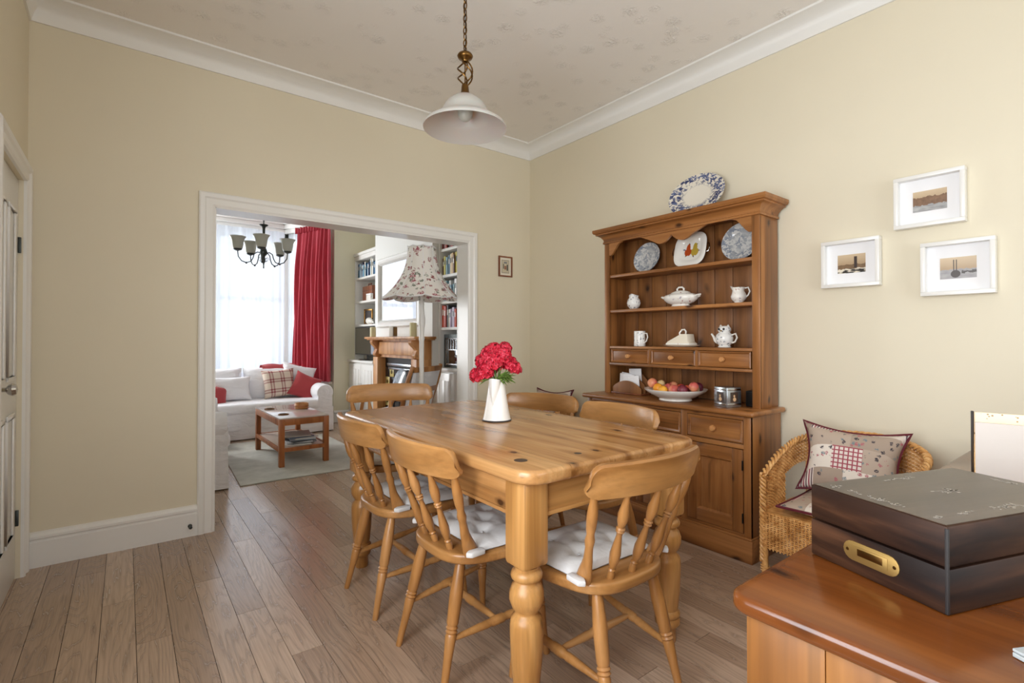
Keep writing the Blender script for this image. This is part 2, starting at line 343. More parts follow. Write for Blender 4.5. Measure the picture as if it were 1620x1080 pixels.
# ------------------------------------------------------------------ mesh building
class MB:
    def __init__(s): s.v = []; s.f = []; s.m = Matrix.Identity(4)
    def at(s, *a):
        s.m = a[0] if a and isinstance(a[0], Matrix) else Matrix.Translation(a) if a else Matrix.Identity(4); return s
    def add(s, vs, fs):
        o = len(s.v); s.v += [tuple(s.m @ Vector(p)) for p in vs]; s.f += [tuple(i + o for i in f) for f in fs]; return s
    def box(s, x0, x1, y0, y1, z0, z1):
        return s.add([(x0, y0, z0), (x1, y0, z0), (x1, y1, z0), (x0, y1, z0), (x0, y0, z1), (x1, y0, z1), (x1, y1, z1), (x0, y1, z1)],
                     [(0, 3, 2, 1), (4, 5, 6, 7), (0, 1, 5, 4), (1, 2, 6, 5), (2, 3, 7, 6), (3, 0, 4, 7)])
    def prism(s, pts, axis, lo, hi):
        n = len(pts)
        def P(a, b, c): return {'x': (c, a, b), 'y': (a, c, b), 'z': (a, b, c)}[axis]
        return s.add([P(a, b, lo) for a, b in pts] + [P(a, b, hi) for a, b in pts],
                     [tuple(range(n)), tuple(range(2 * n - 1, n - 1, -1))] + [((i + 1) % n, i, n + i, n + (i + 1) % n) for i in range(n)])
    def lathe(s, prof, seg=16, sx=1, sy=1):
        n = len(prof); vs, fs = [], []
        for r, z in prof:
            for k in range(seg):
                a = 2 * PI * k / seg; vs.append((r * math.cos(a) * sx, r * math.sin(a) * sy, z))
        for i in range(n - 1):
            for k in range(seg):
                j = (k + 1) % seg; fs.append((i * seg + k, i * seg + j, (i + 1) * seg + j, (i + 1) * seg + k))
        if prof[0][0] > 1e-5: fs.append(tuple(range(seg - 1, -1, -1)))
        if prof[-1][0] > 1e-5: fs.append(tuple((n - 1) * seg + k for k in range(seg)))
        return s.add(vs, fs)
    def turned(s, p0, p1, prof, seg=12):
        """lathe along the line p0-p1; prof is (fraction, radius)"""
        p0, p1 = Vector(p0), Vector(p1); d = p1 - p0; L = d.length
        old = s.m; s.m = old @ Matrix.Translation(p0) @ d.to_track_quat('Z', 'Y').to_matrix().to_4x4()
        s.lathe([(r, t * L) for t, r in prof], seg); s.m = old; return s
    def tube(s, pts, r, seg=8, closed=False):
        pts = [Vector(p) for p in pts]; n = len(pts); vs, fs = [], []
        rs = r if isinstance(r, (list, tuple)) else [r] * n
        up = None
        for i, p in enumerate(pts):
            a = pts[(i - 1) % n] if (closed or i > 0) else p; b = pts[(i + 1) % n] if (closed or i < n - 1) else p
            t = (b - a).normalized()
            if up is None: up = t.orthogonal().normalized()
            up = (up - t * up.dot(t)); up = up.normalized() if up.length > 1e-6 else t.orthogonal().normalized()
            w = t.cross(up)
            for k in range(seg):
                an = 2 * PI * k / seg; vs.append(tuple(p + (up * math.cos(an) + w * math.sin(an)) * rs[i]))
        for i in range(n if closed else n - 1):
            j = (i + 1) % n
            for k in range(seg):
                l = (k + 1) % seg; fs.append((i * seg + k, i * seg + l, j * seg + l, j * seg + k))
        if not closed: fs += [tuple(range(seg - 1, -1, -1)), tuple((n - 1) * seg + k for k in range(seg))]
        return s.add(vs, fs)
    def grid(s, fn, nu, nv, cu=False, cv=False):
        vs = [tuple(fn(i / nu, j / nv)) for i in range(nu + (not cu)) for j in range(nv + (not cv))]
        mu, mv = nu + (not cu), nv + (not cv)
        fs = [(i % mu * mv + j % mv, (i + 1) % mu * mv + j % mv, (i + 1) % mu * mv + (j + 1) % mv, i % mu * mv + (j + 1) % mv) for i in range(nu) for j in range(nv)]
        return s.add(vs, fs)
    def ball(s, c, r, seg=12, rings=8):
        r = r if isinstance(r, (tuple, list)) else (r, r, r); old = s.m
        s.m = old @ Matrix.Translation(c) @ Matrix.Diagonal((r[0], r[1], r[2], 1))
        s.lathe([(math.sin(PI * i / rings) if 0 < i < rings else 0, -math.cos(PI * i / rings)) for i in range(rings + 1)], seg); s.m = old; return s
    def pillow(s, w, h, t, nu=18, pinch=.12, dent=0):
        """soft cushion standing in local x/z, thickness along y"""
        def edge(a, b):
            k = 1 - pinch * (1 - b * b) ** 1.0 * (abs(a) ** 6); return k
        for sgn in (-1, 1):
            def fn(u, v):
                a, b = 2 * u - 1, 2 * v - 1
                th = t / 2 * max(0, (1 - abs(a) ** 3.2)) ** .55 * max(0, (1 - abs(b) ** 3.2)) ** .55
                x = a * w / 2 * (1 - pinch * (1 - b * b) * a * a); z = b * h / 2 * (1 - pinch * (1 - a * a) * b * b)
                return (x, sgn * th, z) if sgn > 0 else (-x, sgn * th, z)
            s.grid(fn, nu, nu)
        return s
    def pillow_edge(s, w, h, r, pinch=.12, n=14):
        pts = []
        for a0, b0, a1, b1 in ((-1, -1, 1, -1), (1, -1, 1, 1), (1, 1, -1, 1), (-1, 1, -1, -1)):
            for k in range(n):
                f = k / n; a, b = a0 + (a1 - a0) * f, b0 + (b1 - b0) * f
                pts.append((a * w / 2 * (1 - pinch * (1 - b * b) * a * a), 0, b * h / 2 * (1 - pinch * (1 - a * a) * b * b)))
        return s.tube(pts, r, 6, True)
    def mesh(s, name, bevel=0, seg=2, merge=False, angle=38, smooth=True):
        me = bpy.data.meshes.new(name); bm = bmesh.new()
        vv = [bm.verts.new(p) for p in s.v]
        for f in s.f:
            g = []
            for i in f:
                if vv[i] not in g: g.append(vv[i])
            if len(g) > 2:
                try: bm.faces.new(g)
                except ValueError: pass
        bmesh.ops.remove_doubles(bm, verts=bm.verts[:], dist=1e-5)
        bmesh.ops.recalc_face_normals(bm, faces=bm.faces[:])
        if bevel:
            es = [e for e in bm.edges if len(e.link_faces) == 2 and e.calc_face_angle(0) > R(35)]
            if es: bmesh.ops.bevel(bm, geom=es, offset=bevel, segments=seg, profile=.5, affect='EDGES', clamp_overlap=True)
        if smooth:
            for f in bm.faces: f.smooth = True
        bm.to_mesh(me); bm.free()
        if smooth: me.set_sharp_from_angle(angle=R(angle))
        return me

def link(name, me, mat, parent=None, loc=None, rot=None):
    o = bpy.data.objects.new(name, me); COL.objects.link(o)
    if mat is not None and not me.materials: me.materials.append(MAT[mat] if isinstance(mat, str) else mat)
    if parent is not None: o.parent = parent
    if loc is not None: o.location = loc
    if rot is not None: o.rotation_euler = rot
    return o
def part(name, mb, mat, parent=None, loc=None, rot=None, label=None, **kw):
    o = link(name, mb.mesh(name, **kw), mat, parent, loc, rot)
    if label: o['label'] = label
    return o
def tag(o, label, cat, group=None, kind=None):
    o['label'] = label
    if cat: o['category'] = cat
    if group: o['group'] = group
    if kind: o['kind'] = kind
    return o
def thing(name, label, cat, loc=(0, 0, 0), rz=0, group=None):
    o = bpy.data.objects.new(name, None); COL.objects.link(o); o.empty_display_size = .1
    o.location = loc; o.rotation_euler = (0, 0, rz); return tag(o, label, cat, group)
def struct(o, label):
    o['kind'] = 'structure'; o['label'] = label; return o
def copy_tree(o, parent=None):
    c = o.copy(); COL.objects.link(c); c.parent = parent
    for ch in [x for x in o.children]: copy_tree(ch, c)
    return c
def B(*a): return MB().box(*a)
def arc(cx, cy, r, a0, a1, n): return [(cx + r * math.cos(R(a0 + (a1 - a0) * i / n)), cy + r * math.sin(R(a0 + (a1 - a0) * i / n))) for i in range(n + 1)]

# ------------------------------------------------------------------ room shell
XL, XR, YF, YB2, CZ = -.393, 2.86, 3.447, 3.594, 2.84      # dining room; far wall runs YF..YB2
OX0, OX1, OZ = .417, 2.203, 1.925                            # wide opening to the living room
YL = 6.90                                                    # living-room window wall
fl = part('floor', B(-2.1, XR + .1, -2.3, 8.0, -.05, -.006), 'floor_gap', smooth=False); struct(fl, 'grey brown oak laminate floor running through both rooms')
PW, PL = .1105, 1.26
plank_mesh = {}
random.seed(3)
x0 = -.294 - 2 * PW
k = 0
while x0 < XR - .01:
    xa, xb = max(x0, XL - .1), min(x0 + PW, XR)
    # rows left of the opening only show in the dining room, rows beyond run on into the living room
    y_end = 7.0
    y = -.35 - random.random() * PL
    step_off = (k * .42) % PL
    y = -.6 - step_off
    while y < y_end:
        ya, yb = max(y, -.75), min(y + PL, y_end)
        y += PL
        if yb - ya < .05: continue
        # leave out planks nothing in the picture can show
        if xa > 2.3 and yb < .9: continue
        if xb < .1 and ya > 3.7: continue
        key = (round(xb - xa, 3), round(yb - ya, 3))
        if key not in plank_mesh:
            w, l = (xb - xa) / 2 - .0009, (yb - ya) / 2 - .0009
            plank_mesh[key] = B(-w, w, -l, l, -.006, 0).mesh('plank', smooth=False)
        link('plank', plank_mesh[key], 'floor', fl, ((xa + xb) / 2, (ya + yb) / 2, 0))
    x0 += PW; k += 1

wall = MB().box(XL - .12, OX0, YF, YB2, 0, CZ).box(OX1, XR, YF, YB2, 0, CZ).box(OX0, OX1, YF, YB2, OZ, CZ)
struct(part('wall_far', wall, 'wall', smooth=False), 'cream wall with the wide opening to the living room')
# left wall with a door opening
DY0, DY1, DZ = 2.72, 3.335, 1.90
wall = MB().box(XL - .12, XL, -.55, -.34, 0, CZ).box(XL - .12, XL, 1.24, DY0, 0, CZ).box(XL - .12, XL, -.34, 1.24, 0, .52).box(XL - .12, XL, -.34, 1.24, 2.2, CZ).box(XL - .12, XL, DY1, YF, 0, CZ).box(XL - .12, XL, DY0, DY1, DZ, CZ)
struct(part('wall_left', wall, 'wall', smooth=False), 'cream wall with the white panelled door')
struct(part('wall_right', B(XR, XR + .12, -2.3, YL + .1, 0, CZ), 'wall', smooth=False), 'cream wall behind the dresser')
# back of the house: kitchen side behind the camera, with garden doors and a side window
gb = MB().box(-2.0, .35, -2.3, -2.18, 0, CZ).box(2.55, XR, -2.3, -2.18, 0, CZ).box(.35, 2.55, -2.3, -2.18, 2.35, CZ).box(.35, 2.55, -2.3, -2.18, 0, .35)
struct(part('wall_back', gb, 'wall', smooth=False), 'cream wall with the garden window behind the camera')
kl = MB().box(-2.0, -1.9, -2.18, -1.6, 0, CZ).box(-2.0, -1.9, -.4, -.3, 0, CZ).box(-2.0, -1.9, -1.6, -.4, 0, 1.0).box(-2.0, -1.9, -1.6, -.4, 2.2, CZ).box(-1.9, XL, -.55, -.45, 0, CZ)
struct(part('wall_kitchen', kl, 'wall', smooth=False), 'cream wall of the recess behind the camera')
wg = part('window_4', MB().box(.35, 2.55, -2.26, -2.2, .35, .41).box(.35, 2.55, -2.26, -2.2, 2.29, 2.35).box(.35, .41, -2.26, -2.2, .35, 2.35).box(2.49, 2.55, -2.26, -2.2, .35, 2.35).box(1.42, 1.48, -2.26, -2.2, .35, 2.35), 'white', bevel=.004); struct(wg, 'white framed garden window')
for a, b in ((.41, 1.42), (1.48, 2.49)): part('pane', B(a, b, -2.235, -2.229, .41, 2.29), 'pane', wg, smooth=False)
ws = part('window_5', MB().box(XL - .09, XL - .03, -.34, 1.24, .52, .58).box(XL - .09, XL - .03, -.34, 1.24, 2.14, 2.2).box(XL - .09, XL - .03, -.34, -.28, .58, 2.14).box(XL - .09, XL - .03, 1.18, 1.24, .58, 2.14).box(XL - .09, XL - .03, .42, .48, .58, 2.14), 'white', bevel=.003); struct(ws, 'white framed window in the panelled door wall')
for a, b in ((-.28, .42), (.48, 1.18)): part('pane', B(XL - .063, XL - .057, a, b, .58, 2.14), 'pane', ws, smooth=False)
struct(part('ceiling', B(-2.0, XR + .1, -2.3, YF + .02, CZ, CZ + .08), 'ceiling', smooth=False), 'white embossed papered ceiling')
struct(part('ceiling_living', B(-.7, XR + .1, YF + .02, 8.0, CZ, CZ + .08), 'white_flat', smooth=False), 'plain white living room ceiling')
# cornice round the dining room
prof = [(0, 2.732), (.010, 2.732), (.014, 2.747), (.022, 2.775), (.040, 2.803), (.066, 2.820), (.096, 2.828), (.108, 2.829), (.110, 2.832), (.110, CZ)]
def sweep(prof, x0, x1, y0, y1):
    m = MB(); vs, fs = [], []
    for d, z in prof: vs += [(x0 + d, y0 + d, z), (x1 - d, y0 + d, z), (x1 - d, y1 - d, z), (x0 + d, y1 - d, z)]
    for i in range(len(prof) - 1):
        for k in range(4): fs.append((i * 4 + k, i * 4 + (k + 1) % 4, i * 4 + 4 + (k + 1) % 4, i * 4 + 4 + k))
    return m.add(vs, fs)
struct(part('trim_1', sweep(prof, XL, XR, -2.18, YF), 'white_flat', angle=50), 'white coved cornice round the dining room ceiling')
struct(part('trim_2', sweep([(0, 2.70), (.015, 2.71), (.02, 2.75), (.06, 2.79), (.09, 2.80), (.09, CZ)], -.6, XR, YB2, YL), 'white_flat', angle=50), 'white cornice round the living room ceiling')
def skirt(name, x0, x1, y, label, face=-1, zt=.175):
    m = MB()
    pr = [(0, 0), (.018, 0), (.018, zt - .050), (.012, zt - .044), (.012, zt - .038), (.021, zt - .032), (.021, zt - .020), (.012, zt - .006), (0, zt)]
    m.prism([(y + face * d, z) for d, z in pr], 'x', x0, x1)
    return struct(part(name, m, 'white', angle=30), label)
skirt('baseboard_far', XL, OX0 - .082, YF, 'tall white skirting board under the cream wall')
skirt('baseboard_far_right', OX1 + .082, XR, YF, 'white skirting board beside the dresser corner')
m = MB().prism([(XR - d, z) for d, z in [(0, 0), (.018, 0), (.018, .145), (.012, .163), (0, .175)]], 'y', -.3, YF); struct(part('baseboard_right', m, 'white', angle=30), 'white skirting board along the dresser wall')
m = MB().prism([(XL + d, z) for d, z in [(0, 0), (.018, 0), (.018, .145), (.012, .163), (0, .175)]], 'y', -.4, DY0 - .08); struct(part('baseboard_left', m, 'white', angle=30), 'white skirting board by the panelled door')
# architrave of the wide opening (dining side) and its lining
AW = .083
def archi(name, x0, x1, zt, y, label, s=-1):
    m = MB()
    pr = [(0, 0), (0, .012), (.012, .018), (.045, .014), (.055, .022), (.075, .024), (AW, .018), (AW, 0)]   # across width (0 = inner edge), proud
    vs, fs = [], []
    for d, o in pr: vs += [(x0 - d, y + s * o, 0), (x0 - d, y + s * o, zt + d), (x1 + d, y + s * o, zt + d), (x1 + d, y + s * o, 0)]
    for i in range(len(pr) - 1):
        for k in range(3): fs.append((i * 4 + k, i * 4 + k + 1, i * 4 + 5 + k, i * 4 + 4 + k))
    return struct(part(name, m.add(vs, fs), 'white', angle=25), label)
archi('trim_3', OX0, OX1, OZ, YF, 'white moulded architrave round the wide opening')
archi('trim_4', OX0, OX1, OZ, YB2, 'white architrave on the living room side of the opening', 1)
ln = MB().box(OX0 - .004, OX0 + .006, YF - .012, YB2 + .012, 0, OZ).box(OX1 - .006, OX1 + .004, YF - .012, YB2 + .012, 0, OZ).box(OX0 - .004, OX1 + .004, YF - .012, YB2 + .012, OZ - .006, OZ + .004)
struct(part('trim_5', ln, 'white', smooth=False), 'white lining boards inside the wide opening')
# panelled door in the left wall
m = MB()
pr = [(0, 0), (0, .012), (.012, .018), (.045, .014), (.055, .022), (.075, .024), (AW, .018), (AW, 0)]
vs, fs = [], []
for d, o in pr: vs += [(XL + o, DY0 - d, 0), (XL + o, DY0 - d, DZ + d), (XL + o, DY1 + d, DZ + d), (XL + o, DY1 + d, 0)]
for i in range(len(pr) - 1):
    for k in range(3): fs.append((i * 4 + k, i * 4 + k + 1, i * 4 + 5 + k, i * 4 + 4 + k))
struct(part('trim_6', m.add(vs, fs), 'white', angle=25), 'white moulded architrave of the panelled door')
dr = part('door_1', B(XL - .055, XL - .018, DY0 + .004, DY1 - .004, .006, DZ - .004), 'white', bevel=.002); struct(dr, 'white panelled cupboard door')
for za, zb in ((.22, .80), (.95, 1.74)):
    for ya, yb in ((DY0 + .10, DY0 + .27), (DY1 - .27, DY1 - .10)):
        mm = MB().box(XL - .018, XL - .010, ya, yb, za, za + .02).box(XL - .018, XL - .010, ya, yb, zb - .02, zb).box(XL - .018, XL - .010, ya, ya + .02, za + .02, zb - .02).box(XL - .018, XL - .010, yb - .02, yb, za + .02, zb - .02)
        part('panel_moulding', mm, 'white', dr, bevel=.003)
part('knob', MB().at(Matrix.Translation((XL - .018, DY0 + .115, .935)) @ Matrix.Rotation(R(90), 4, 'Y')).lathe([(.0, 0), (.022, 0), (.022, .004), (.009, .008), (.009, .03), (.02, .038), (.026, .05), (.02, .062), (0, .066)], 18), 'chrome', dr, label='polished chrome knob')
for z in (.25, 1.55): part('hinge', MB().box(XL - .02, XL - .006, DY1 - .012, DY1 - .002, z, z + .075), 'pewter', dr, bevel=.002)
o = tag(part('door_stop', MB().at(Matrix.Translation((OX0 - .118, YF - .018, .062)) @ Matrix.Rotation(R(90), 4, 'X')).lathe([(.011, 0), (.011, .004), (.006, .006), (.006, .028), (.009, .030), (.009, .038), (0, .04)], 14), 'pewter'), 'small round metal door stop screwed to the tall skirting', 'door stop')

# ------------------------------------------------------------------ living room shell
struct(part('wall_living_left', B(-.7, -.6, YB2, YL + .1, 0, CZ), 'wall_l', smooth=False), 'cream living room wall behind the white two seater')
BX0, BX1 = -.35, 2.25
lw = MB().box(-.7, BX0, YL, YL + .1, 0, CZ).box(BX1, XR, YL, YL + .1, 0, CZ)
struct(part('wall_living_far', lw, 'wall_l', smooth=False), 'cream living room wall beside the bay window')
# bay: front at Y 7.78, angled sides
FB, C0, C1 = 7.78, .02, 1.88
bayp = [(BX0, YL + .1), (C0, FB), (C1, FB), (BX1, YL + .1)]
m = MB()
for (xa, ya), (xb, yb) in zip(bayp[:-1], bayp[1:]):
    dx, dy = xb - xa, yb - ya; L = math.hypot(dx, dy); nx, ny = -dy / L * .1, dx / L * .1
    for z0, z1 in ((0, .55), (2.66, CZ)):
        m.prism([(xa, ya), (xb, yb), (xb + nx, yb + ny), (xa + nx, ya + ny)], 'z', z0, z1)
struct(part('wall_bay', m, 'wall_l', smooth=False), 'low bay wall under the window')
def sash_window(name, label, pa, pb):
    (xa, ya), (xb, yb) = pa, pb; L = math.hypot(xb - xa, yb - ya); an = math.atan2(yb - ya, xb - xa)
    M = Matrix.Translation((xa, ya, 0)) @ Matrix.Rotation(an, 4, 'Z')
    z0, z1, zm = .55, 2.66, 1.70; t = .065
    fr = MB().at(M).box(0, L, -.02, .12, z0, z0 + t).box(0, L, -.02, .12, z1 - t, z1).box(0, t, -.02, .12, z0, z1).box(L - t, L, -.02, .12, z0, z1).box(-.02, L + .02, -.06, .12, z0 - .03, z0)
    w = struct(part(name, fr, 'white', bevel=.003), label)
    n = 2 if L > 1.2 else 1
    for i in range(n):
        a = t + i * (L - 2 * t) / n; b = t + (i + 1) * (L - 2 * t) / n
        if i: part('mullion', MB().at(M).box(a - .05, a + .05, -.01, .1, z0 + t, z1 - t), 'white', w, bevel=.003)
        for q, (s0, s1, yo) in enumerate(((z0 + t, zm + .02, .02), (zm - .02, z1 - t, .06))):
            s = part('sash', MB().at(M).box(a + .02, b - .02, yo, yo + .035, s0, s0 + .05).box(a + .02, b - .02, yo, yo + .035, s1 - .05, s1).box(a + .02, a + .065, yo, yo + .035, s0, s1).box(b - .065, b - .02, yo, yo + .035, s0, s1), 'white', w, bevel=.003)
            part('pane', MB().at(M).box(a + .06, b - .06, yo + .015, yo + .019, s0 + .04, s1 - .04), 'pane', s, smooth=False)
            if q == 0:
                for fx in (.33, .67): part('sash_fastener', MB().at(M).box(a + (b - a) * fx - .02, a + (b - a) * fx + .02, yo - .012, yo + .03, s1, s1 + .03), 'brass', s, bevel=.004)
    return w
sash_window('window_1', 'white sash window at the front of the bay', bayp[1], bayp[2])
sash_window('window_2', 'white sash window in the angled bay side by the red curtain', bayp[2], bayp[3])
sash_window('window_3', 'white sash window in the hidden angled bay side', bayp[0], bayp[1])
m = MB()
inn = [(BX0 + .0, YL + .1), (C0 + .05, FB - .03), (C1 - .05, FB - .03), (BX1, YL + .1)]
for (xa, ya), (xb, yb) in zip(inn[:-1], inn[1:]):
    dx, dy = xb - xa, yb - ya; L = math.hypot(dx, dy); nx, ny = dy / L, -dx / L
    for d0, z0 in ((.03, 2.66), (.06, 2.72), (.10, 2.78)):
        m.prism([(xa, ya), (xb, yb), (xb + nx * d0, yb + ny * d0), (xa + nx * d0, ya + ny * d0)], 'z', z0, z0 + .06)
struct(part('trim_7', m, 'white_flat', bevel=.006), 'stepped white cornice above the bay window')
skirt('baseboard_living', BX1, XR, YL, 'white skirting board below the cream wall by the bay', zt=.16)
CB, CY0, CY1 = 2.47, 4.53, 6.01
struct(part('wall_chimney', B(CB, XR, CY0, CY1, 0, CZ), 'breast', smooth=False), 'white chimney breast in the living room')

# ------------------------------------------------------------------ dining table
t = thing('dining_table', 'long golden pine farmhouse table with turned legs and rounded corners', 'table', (1.29, 1.81, 0))
hx, hy, zt, th = .42, .75, .77, .042
nb = 5; bw = 2 * hx / nb
for i in range(nb):
    a, b = -hx + i * bw + (.0007 if i else 0), -hx + (i + 1) * bw - (.0007 if i < nb - 1 else 0); r = .075
    if i == 0: pts = arc(a + r, -hy + r, r, 270, 180, 6) + arc(a + r, hy - r, r, 180, 90, 6) + [(b, hy), (b, -hy)]
    elif i == nb - 1: pts = [(a, -hy), (a, hy)] + arc(b - r, hy - r, r, 90, 0, 6) + arc(b - r, -hy + r, r, 0, -90, 6)
    else: pts = [(a, -hy), (a, hy), (b, hy), (b, -hy)]
    mb = MB().prism(pts, 'z', zt - th, zt)
    me = mb.mesh('tabletop_board')
    bm = bmesh.new(); bm.from_mesh(me)
    def outer(e):
        c = (e.verts[0].co + e.verts[1].co) / 2; d = e.verts[0].co - e.verts[1].co
        if abs(d.z) > .01: return False
        return abs(c.y) > hy - r - .001 and (abs(c.y) > hy - .001 or i in (0, nb - 1)) or abs(c.x) > hx - .001 or (i in (0, nb - 1) and abs(c.x) > hx - r + .001 and abs(c.y) > hy - r)
    es = [e for e in bm.edges if len(e.link_faces) == 2 and e.calc_face_angle(0) > R(60) and outer(e)]
    bmesh.ops.bevel(bm, geom=es, offset=.012, segments=3, profile=.5, affect='EDGES', clamp_overlap=True)
    for f in bm.faces: f.smooth = True
    bm.to_mesh(me); bm.free(); me.set_sharp_from_angle(angle=R(40))
    link('tabletop_board', me, 'pine_table', t)
for sx, sy in ((-.34, -.60), (-.10, -.66), (.18, .3)):
    pass
part('knot_plug', MB().at(-.335, -.615, zt - .001).lathe([(.0, 0), (.021, 0), (.021, .0016), (0, .0016)], 18), plain('dark_knot', (58, 44, 34), .4), t)
part('knot_plug', MB().at(-.13, -.655, zt - .001).lathe([(.0, 0), (.012, 0), (.012, .0016), (0, .0016)], 14), plain('dark_knot_small', (70, 50, 34), .4), t)
lx, ly, lh = .345, .655, .048
ap = .115
part('apron', B(-lx, lx, -ly - .03, -ly - .008, zt - th - ap, zt - th), 'pine_table_x', t, bevel=.002)
part('apron', B(-lx, lx, ly + .008, ly + .03, zt - th - ap, zt - th), 'pine_table_x', t, bevel=.002)
part('apron', B(-lx - .03, -lx - .008, -ly, ly, zt - th - ap, zt - th), 'pine_table', t, bevel=.002)
part('apron', B(lx + .008, lx + .03, -ly, ly, zt - th - ap, zt - th), 'pine_table', t, bevel=.002)
part('apron_bead', B(-lx, lx, -ly - .034, -ly - .03, zt - th - ap, zt - th - ap + .012), 'pine_table_x', t, bevel=.001)
part('apron_bead', B(-lx - .034, -lx - .03, -ly, ly, zt - th - ap, zt - th - ap + .012), 'pine_table', t, bevel=.001)
legp = [(0, 0), (.030, 0), (.033, .012), (.030, .05), (.038, .058), (.046, .068), (.046, .082), (.040, .090), (.046, .098), (.047, .110), (.038, .120), (.041, .135), (.047, .20), (.050, .27), (.050, .300), (.047, .318), (.034, .332), (.034, .338),
        (.044, .350), (.052, .372), (.052, .392), (.044, .414), (.034, .424), (.034, .428), (.046, .436), (.048, .446), (.044, .456), (.036, .462), (.036, .47)]
leg_me = None
for sx in (-1, 1):
    for sy in (-1, 1):
        mm = MB().at(sx * lx, sy * ly, 0).lathe(legp, 22)
        mm.at().at(sx * lx, sy * ly, 0)
        blk = MB().at(sx * lx, sy * ly, 0).box(-lh, lh, -lh, lh, .474, zt - th)
        me2 = blk.mesh('leg_block', bevel=.012, seg=2)
        lg = part('leg', mm, 'pine_table_z', t, angle=50)
        link('leg_block', me2, 'pine_table_z', lg)

# ------------------------------------------------------------------ spindle-back chairs
LEG = [(0, .011), (.03, .012), (.25, .0145), (.42, .019), (.44, .0165), (.455, .021), (.47, .0165), (.485, .021), (.50, .0165), (.52, .020), (.75, .0225), (.92, .018), (1, .014)]
SPN = [(0, .0105), (.10, .0115), (.125, .0085), (.14, .0125), (.155, .0085), (.17, .0105), (.24, .0155), (.32, .0165), (.42, .0125), (.52, .0085), (.56, .0095), (.575, .0135), (.59, .0085), (.605, .0140), (.62, .0095), (.68, .0150), (.76, .0165), (.85, .0120), (.94, .0075), (1, .0065)]
STR = [(0, .007), (.1, .010), (.38, .0145), (.42, .0125), (.44, .016), (.5, .0165), (.56, .016), (.58, .0125), (.62, .0145), (.9, .010), (1, .007)]
def make_chair(name, label, group):
    t = thing(name, label, 'chair', group=group)
    st = .425                                             # seat top
    n = 40; pts = []
    for k in range(n):
        a = 2 * PI * k / n; ca, sa = math.cos(a), math.sin(a)
        px = (abs(ca) ** .62) * math.copysign(1, ca); py = (abs(sa) ** .62) * math.copysign(1, sa)
        w = .207 + (.006 if py > 0 else -.022 * abs(py))
        pts.append((px * w, .024 + py * .198))
    part('seat', MB().prism(pts, 'z', st - .036, st), 'chair', t, bevel=.010, seg=3)
    FL = [((-.165, .165, st - .03), (-.205, .20, 0)), ((.165, .165, st - .03), (.205, .20, 0))]
    RL = [((-.125, -.115, st - .03), (-.165, -.205, 0)), ((.125, -.115, st - .03), (.165, -.205, 0))]
    for a, b in FL + RL: part('leg', MB().turned(b, a, LEG, 12), 'chair_z', t, angle=50)
    def on(l, z):
        a, b = Vector(l[0]), Vector(l[1]); f = (z - b.z) / (a.z - b.z); return b + (a - b) * f
    sd = []
    for k in (0, 1):
        p, q = on(RL[k], .155), on(FL[k], .185); sd.append((p + q) / 2); part('side_stretcher', MB().turned(p, q, STR, 10), 'chair', t, angle=50)
    part('cross_stretcher', MB().turned(sd[0], sd[1], STR, 10), 'chair', t, angle=50)
    # curved top rail
    ch, sag, zr0, zr1 = .248, .062, .702, .799
    def rail_pt(s): return s * ch, -.190 - sag * (1 - s * s)
    m = MB(); N = 40; vs, fs = [], []
    for i in range(N + 1):
        s = -1 + 2 * i / N; s = math.copysign(1 - (1 - abs(s)) ** 1.6, s); x, y = rail_pt(s); e = abs(s); zt_, zb_ = zr1, zr0
        edge = max(0, (e - .84) / .16); c = math.sqrt(max(0, 1 - edge * edge)) if edge else 1
        zt_ = zr1 - .046 * (1 - c) + .006 * (1 - s * s); zb_ = zr0 + .020 * (1 - c)
        nx, ny = 2 * sag * s / ch, 1; L = math.hypot(nx, ny); nx, ny = -nx / L, ny / L
        lean = -.016
        for d, z, rr in ((-.010, zb_, 0), (-.012, zb_ + .006, 0), (-.012, zt_ - .008, 1), (-.007, zt_ - .001, 1), (.007, zt_, 1), (.011, zt_ - .007, 1), (.011, zb_ + .006, 0), (.009, zb_, 0)):
            vs.append((x + nx * d, y + ny * d + lean * rr, z))
    for i in range(N):
        for k in range(8): fs.append((i * 8 + k, i * 8 + (k + 1) % 8, i * 8 + 8 + (k + 1) % 8, i * 8 + 8 + k))
    fs += [tuple(range(7, -1, -1)), tuple(N * 8 + k for k in range(8))]
    part('top_rail', m.add(vs, fs), 'chair', t, angle=45)
    for s, sx in ((-.50, -.088), (0, 0), (.50, .088)):
        x, y = rail_pt(s); part('spindle', MB().turned((sx * 1.0, -.138 + .012 * abs(s), st - .01), (x, y, zr0 + .012), SPN, 10), 'chair_z', t, angle=50)
    for s in (-1, 1):                                       # flat shaped outer posts
        x, y = rail_pt(s * .90); p0 = Vector((s * .162, -.105, st - .008)); p1 = Vector((x, y, zr0 + .014)); m = MB(); N = 14; vs, fs = [], []
        hw = [.030, .029, .026, .021, .017, .0145, .013, .0165, .012, .0155, .0165, .0165, .0145, .011, .009]
        ht = [.012, .012, .012, .0115, .011, .011, .011, .0145, .011, .014, .0155, .0155, .014, .011, .009]
        for i in range(N + 1):
            c = p0.lerp(p1, i / N)
            for k in range(10):
                a = 2 * PI * k / 10; vs.append((c.x + math.cos(a) * ht[i], c.y + math.sin(a) * hw[i] + (.012 * (1 - i / 4) if i < 4 else 0), c.z))
        for i in range(N):
            for k in range(10): fs.append((i * 10 + k, i * 10 + (k + 1) % 10, i * 10 + 10 + (k + 1) % 10, i * 10 + 10 + k))
        fs += [tuple(range(9, -1, -1)), tuple(N * 10 + k for k in range(10))]
        part('outer_post', m.add(vs, fs), 'chair_z', t, angle=60)
    return t
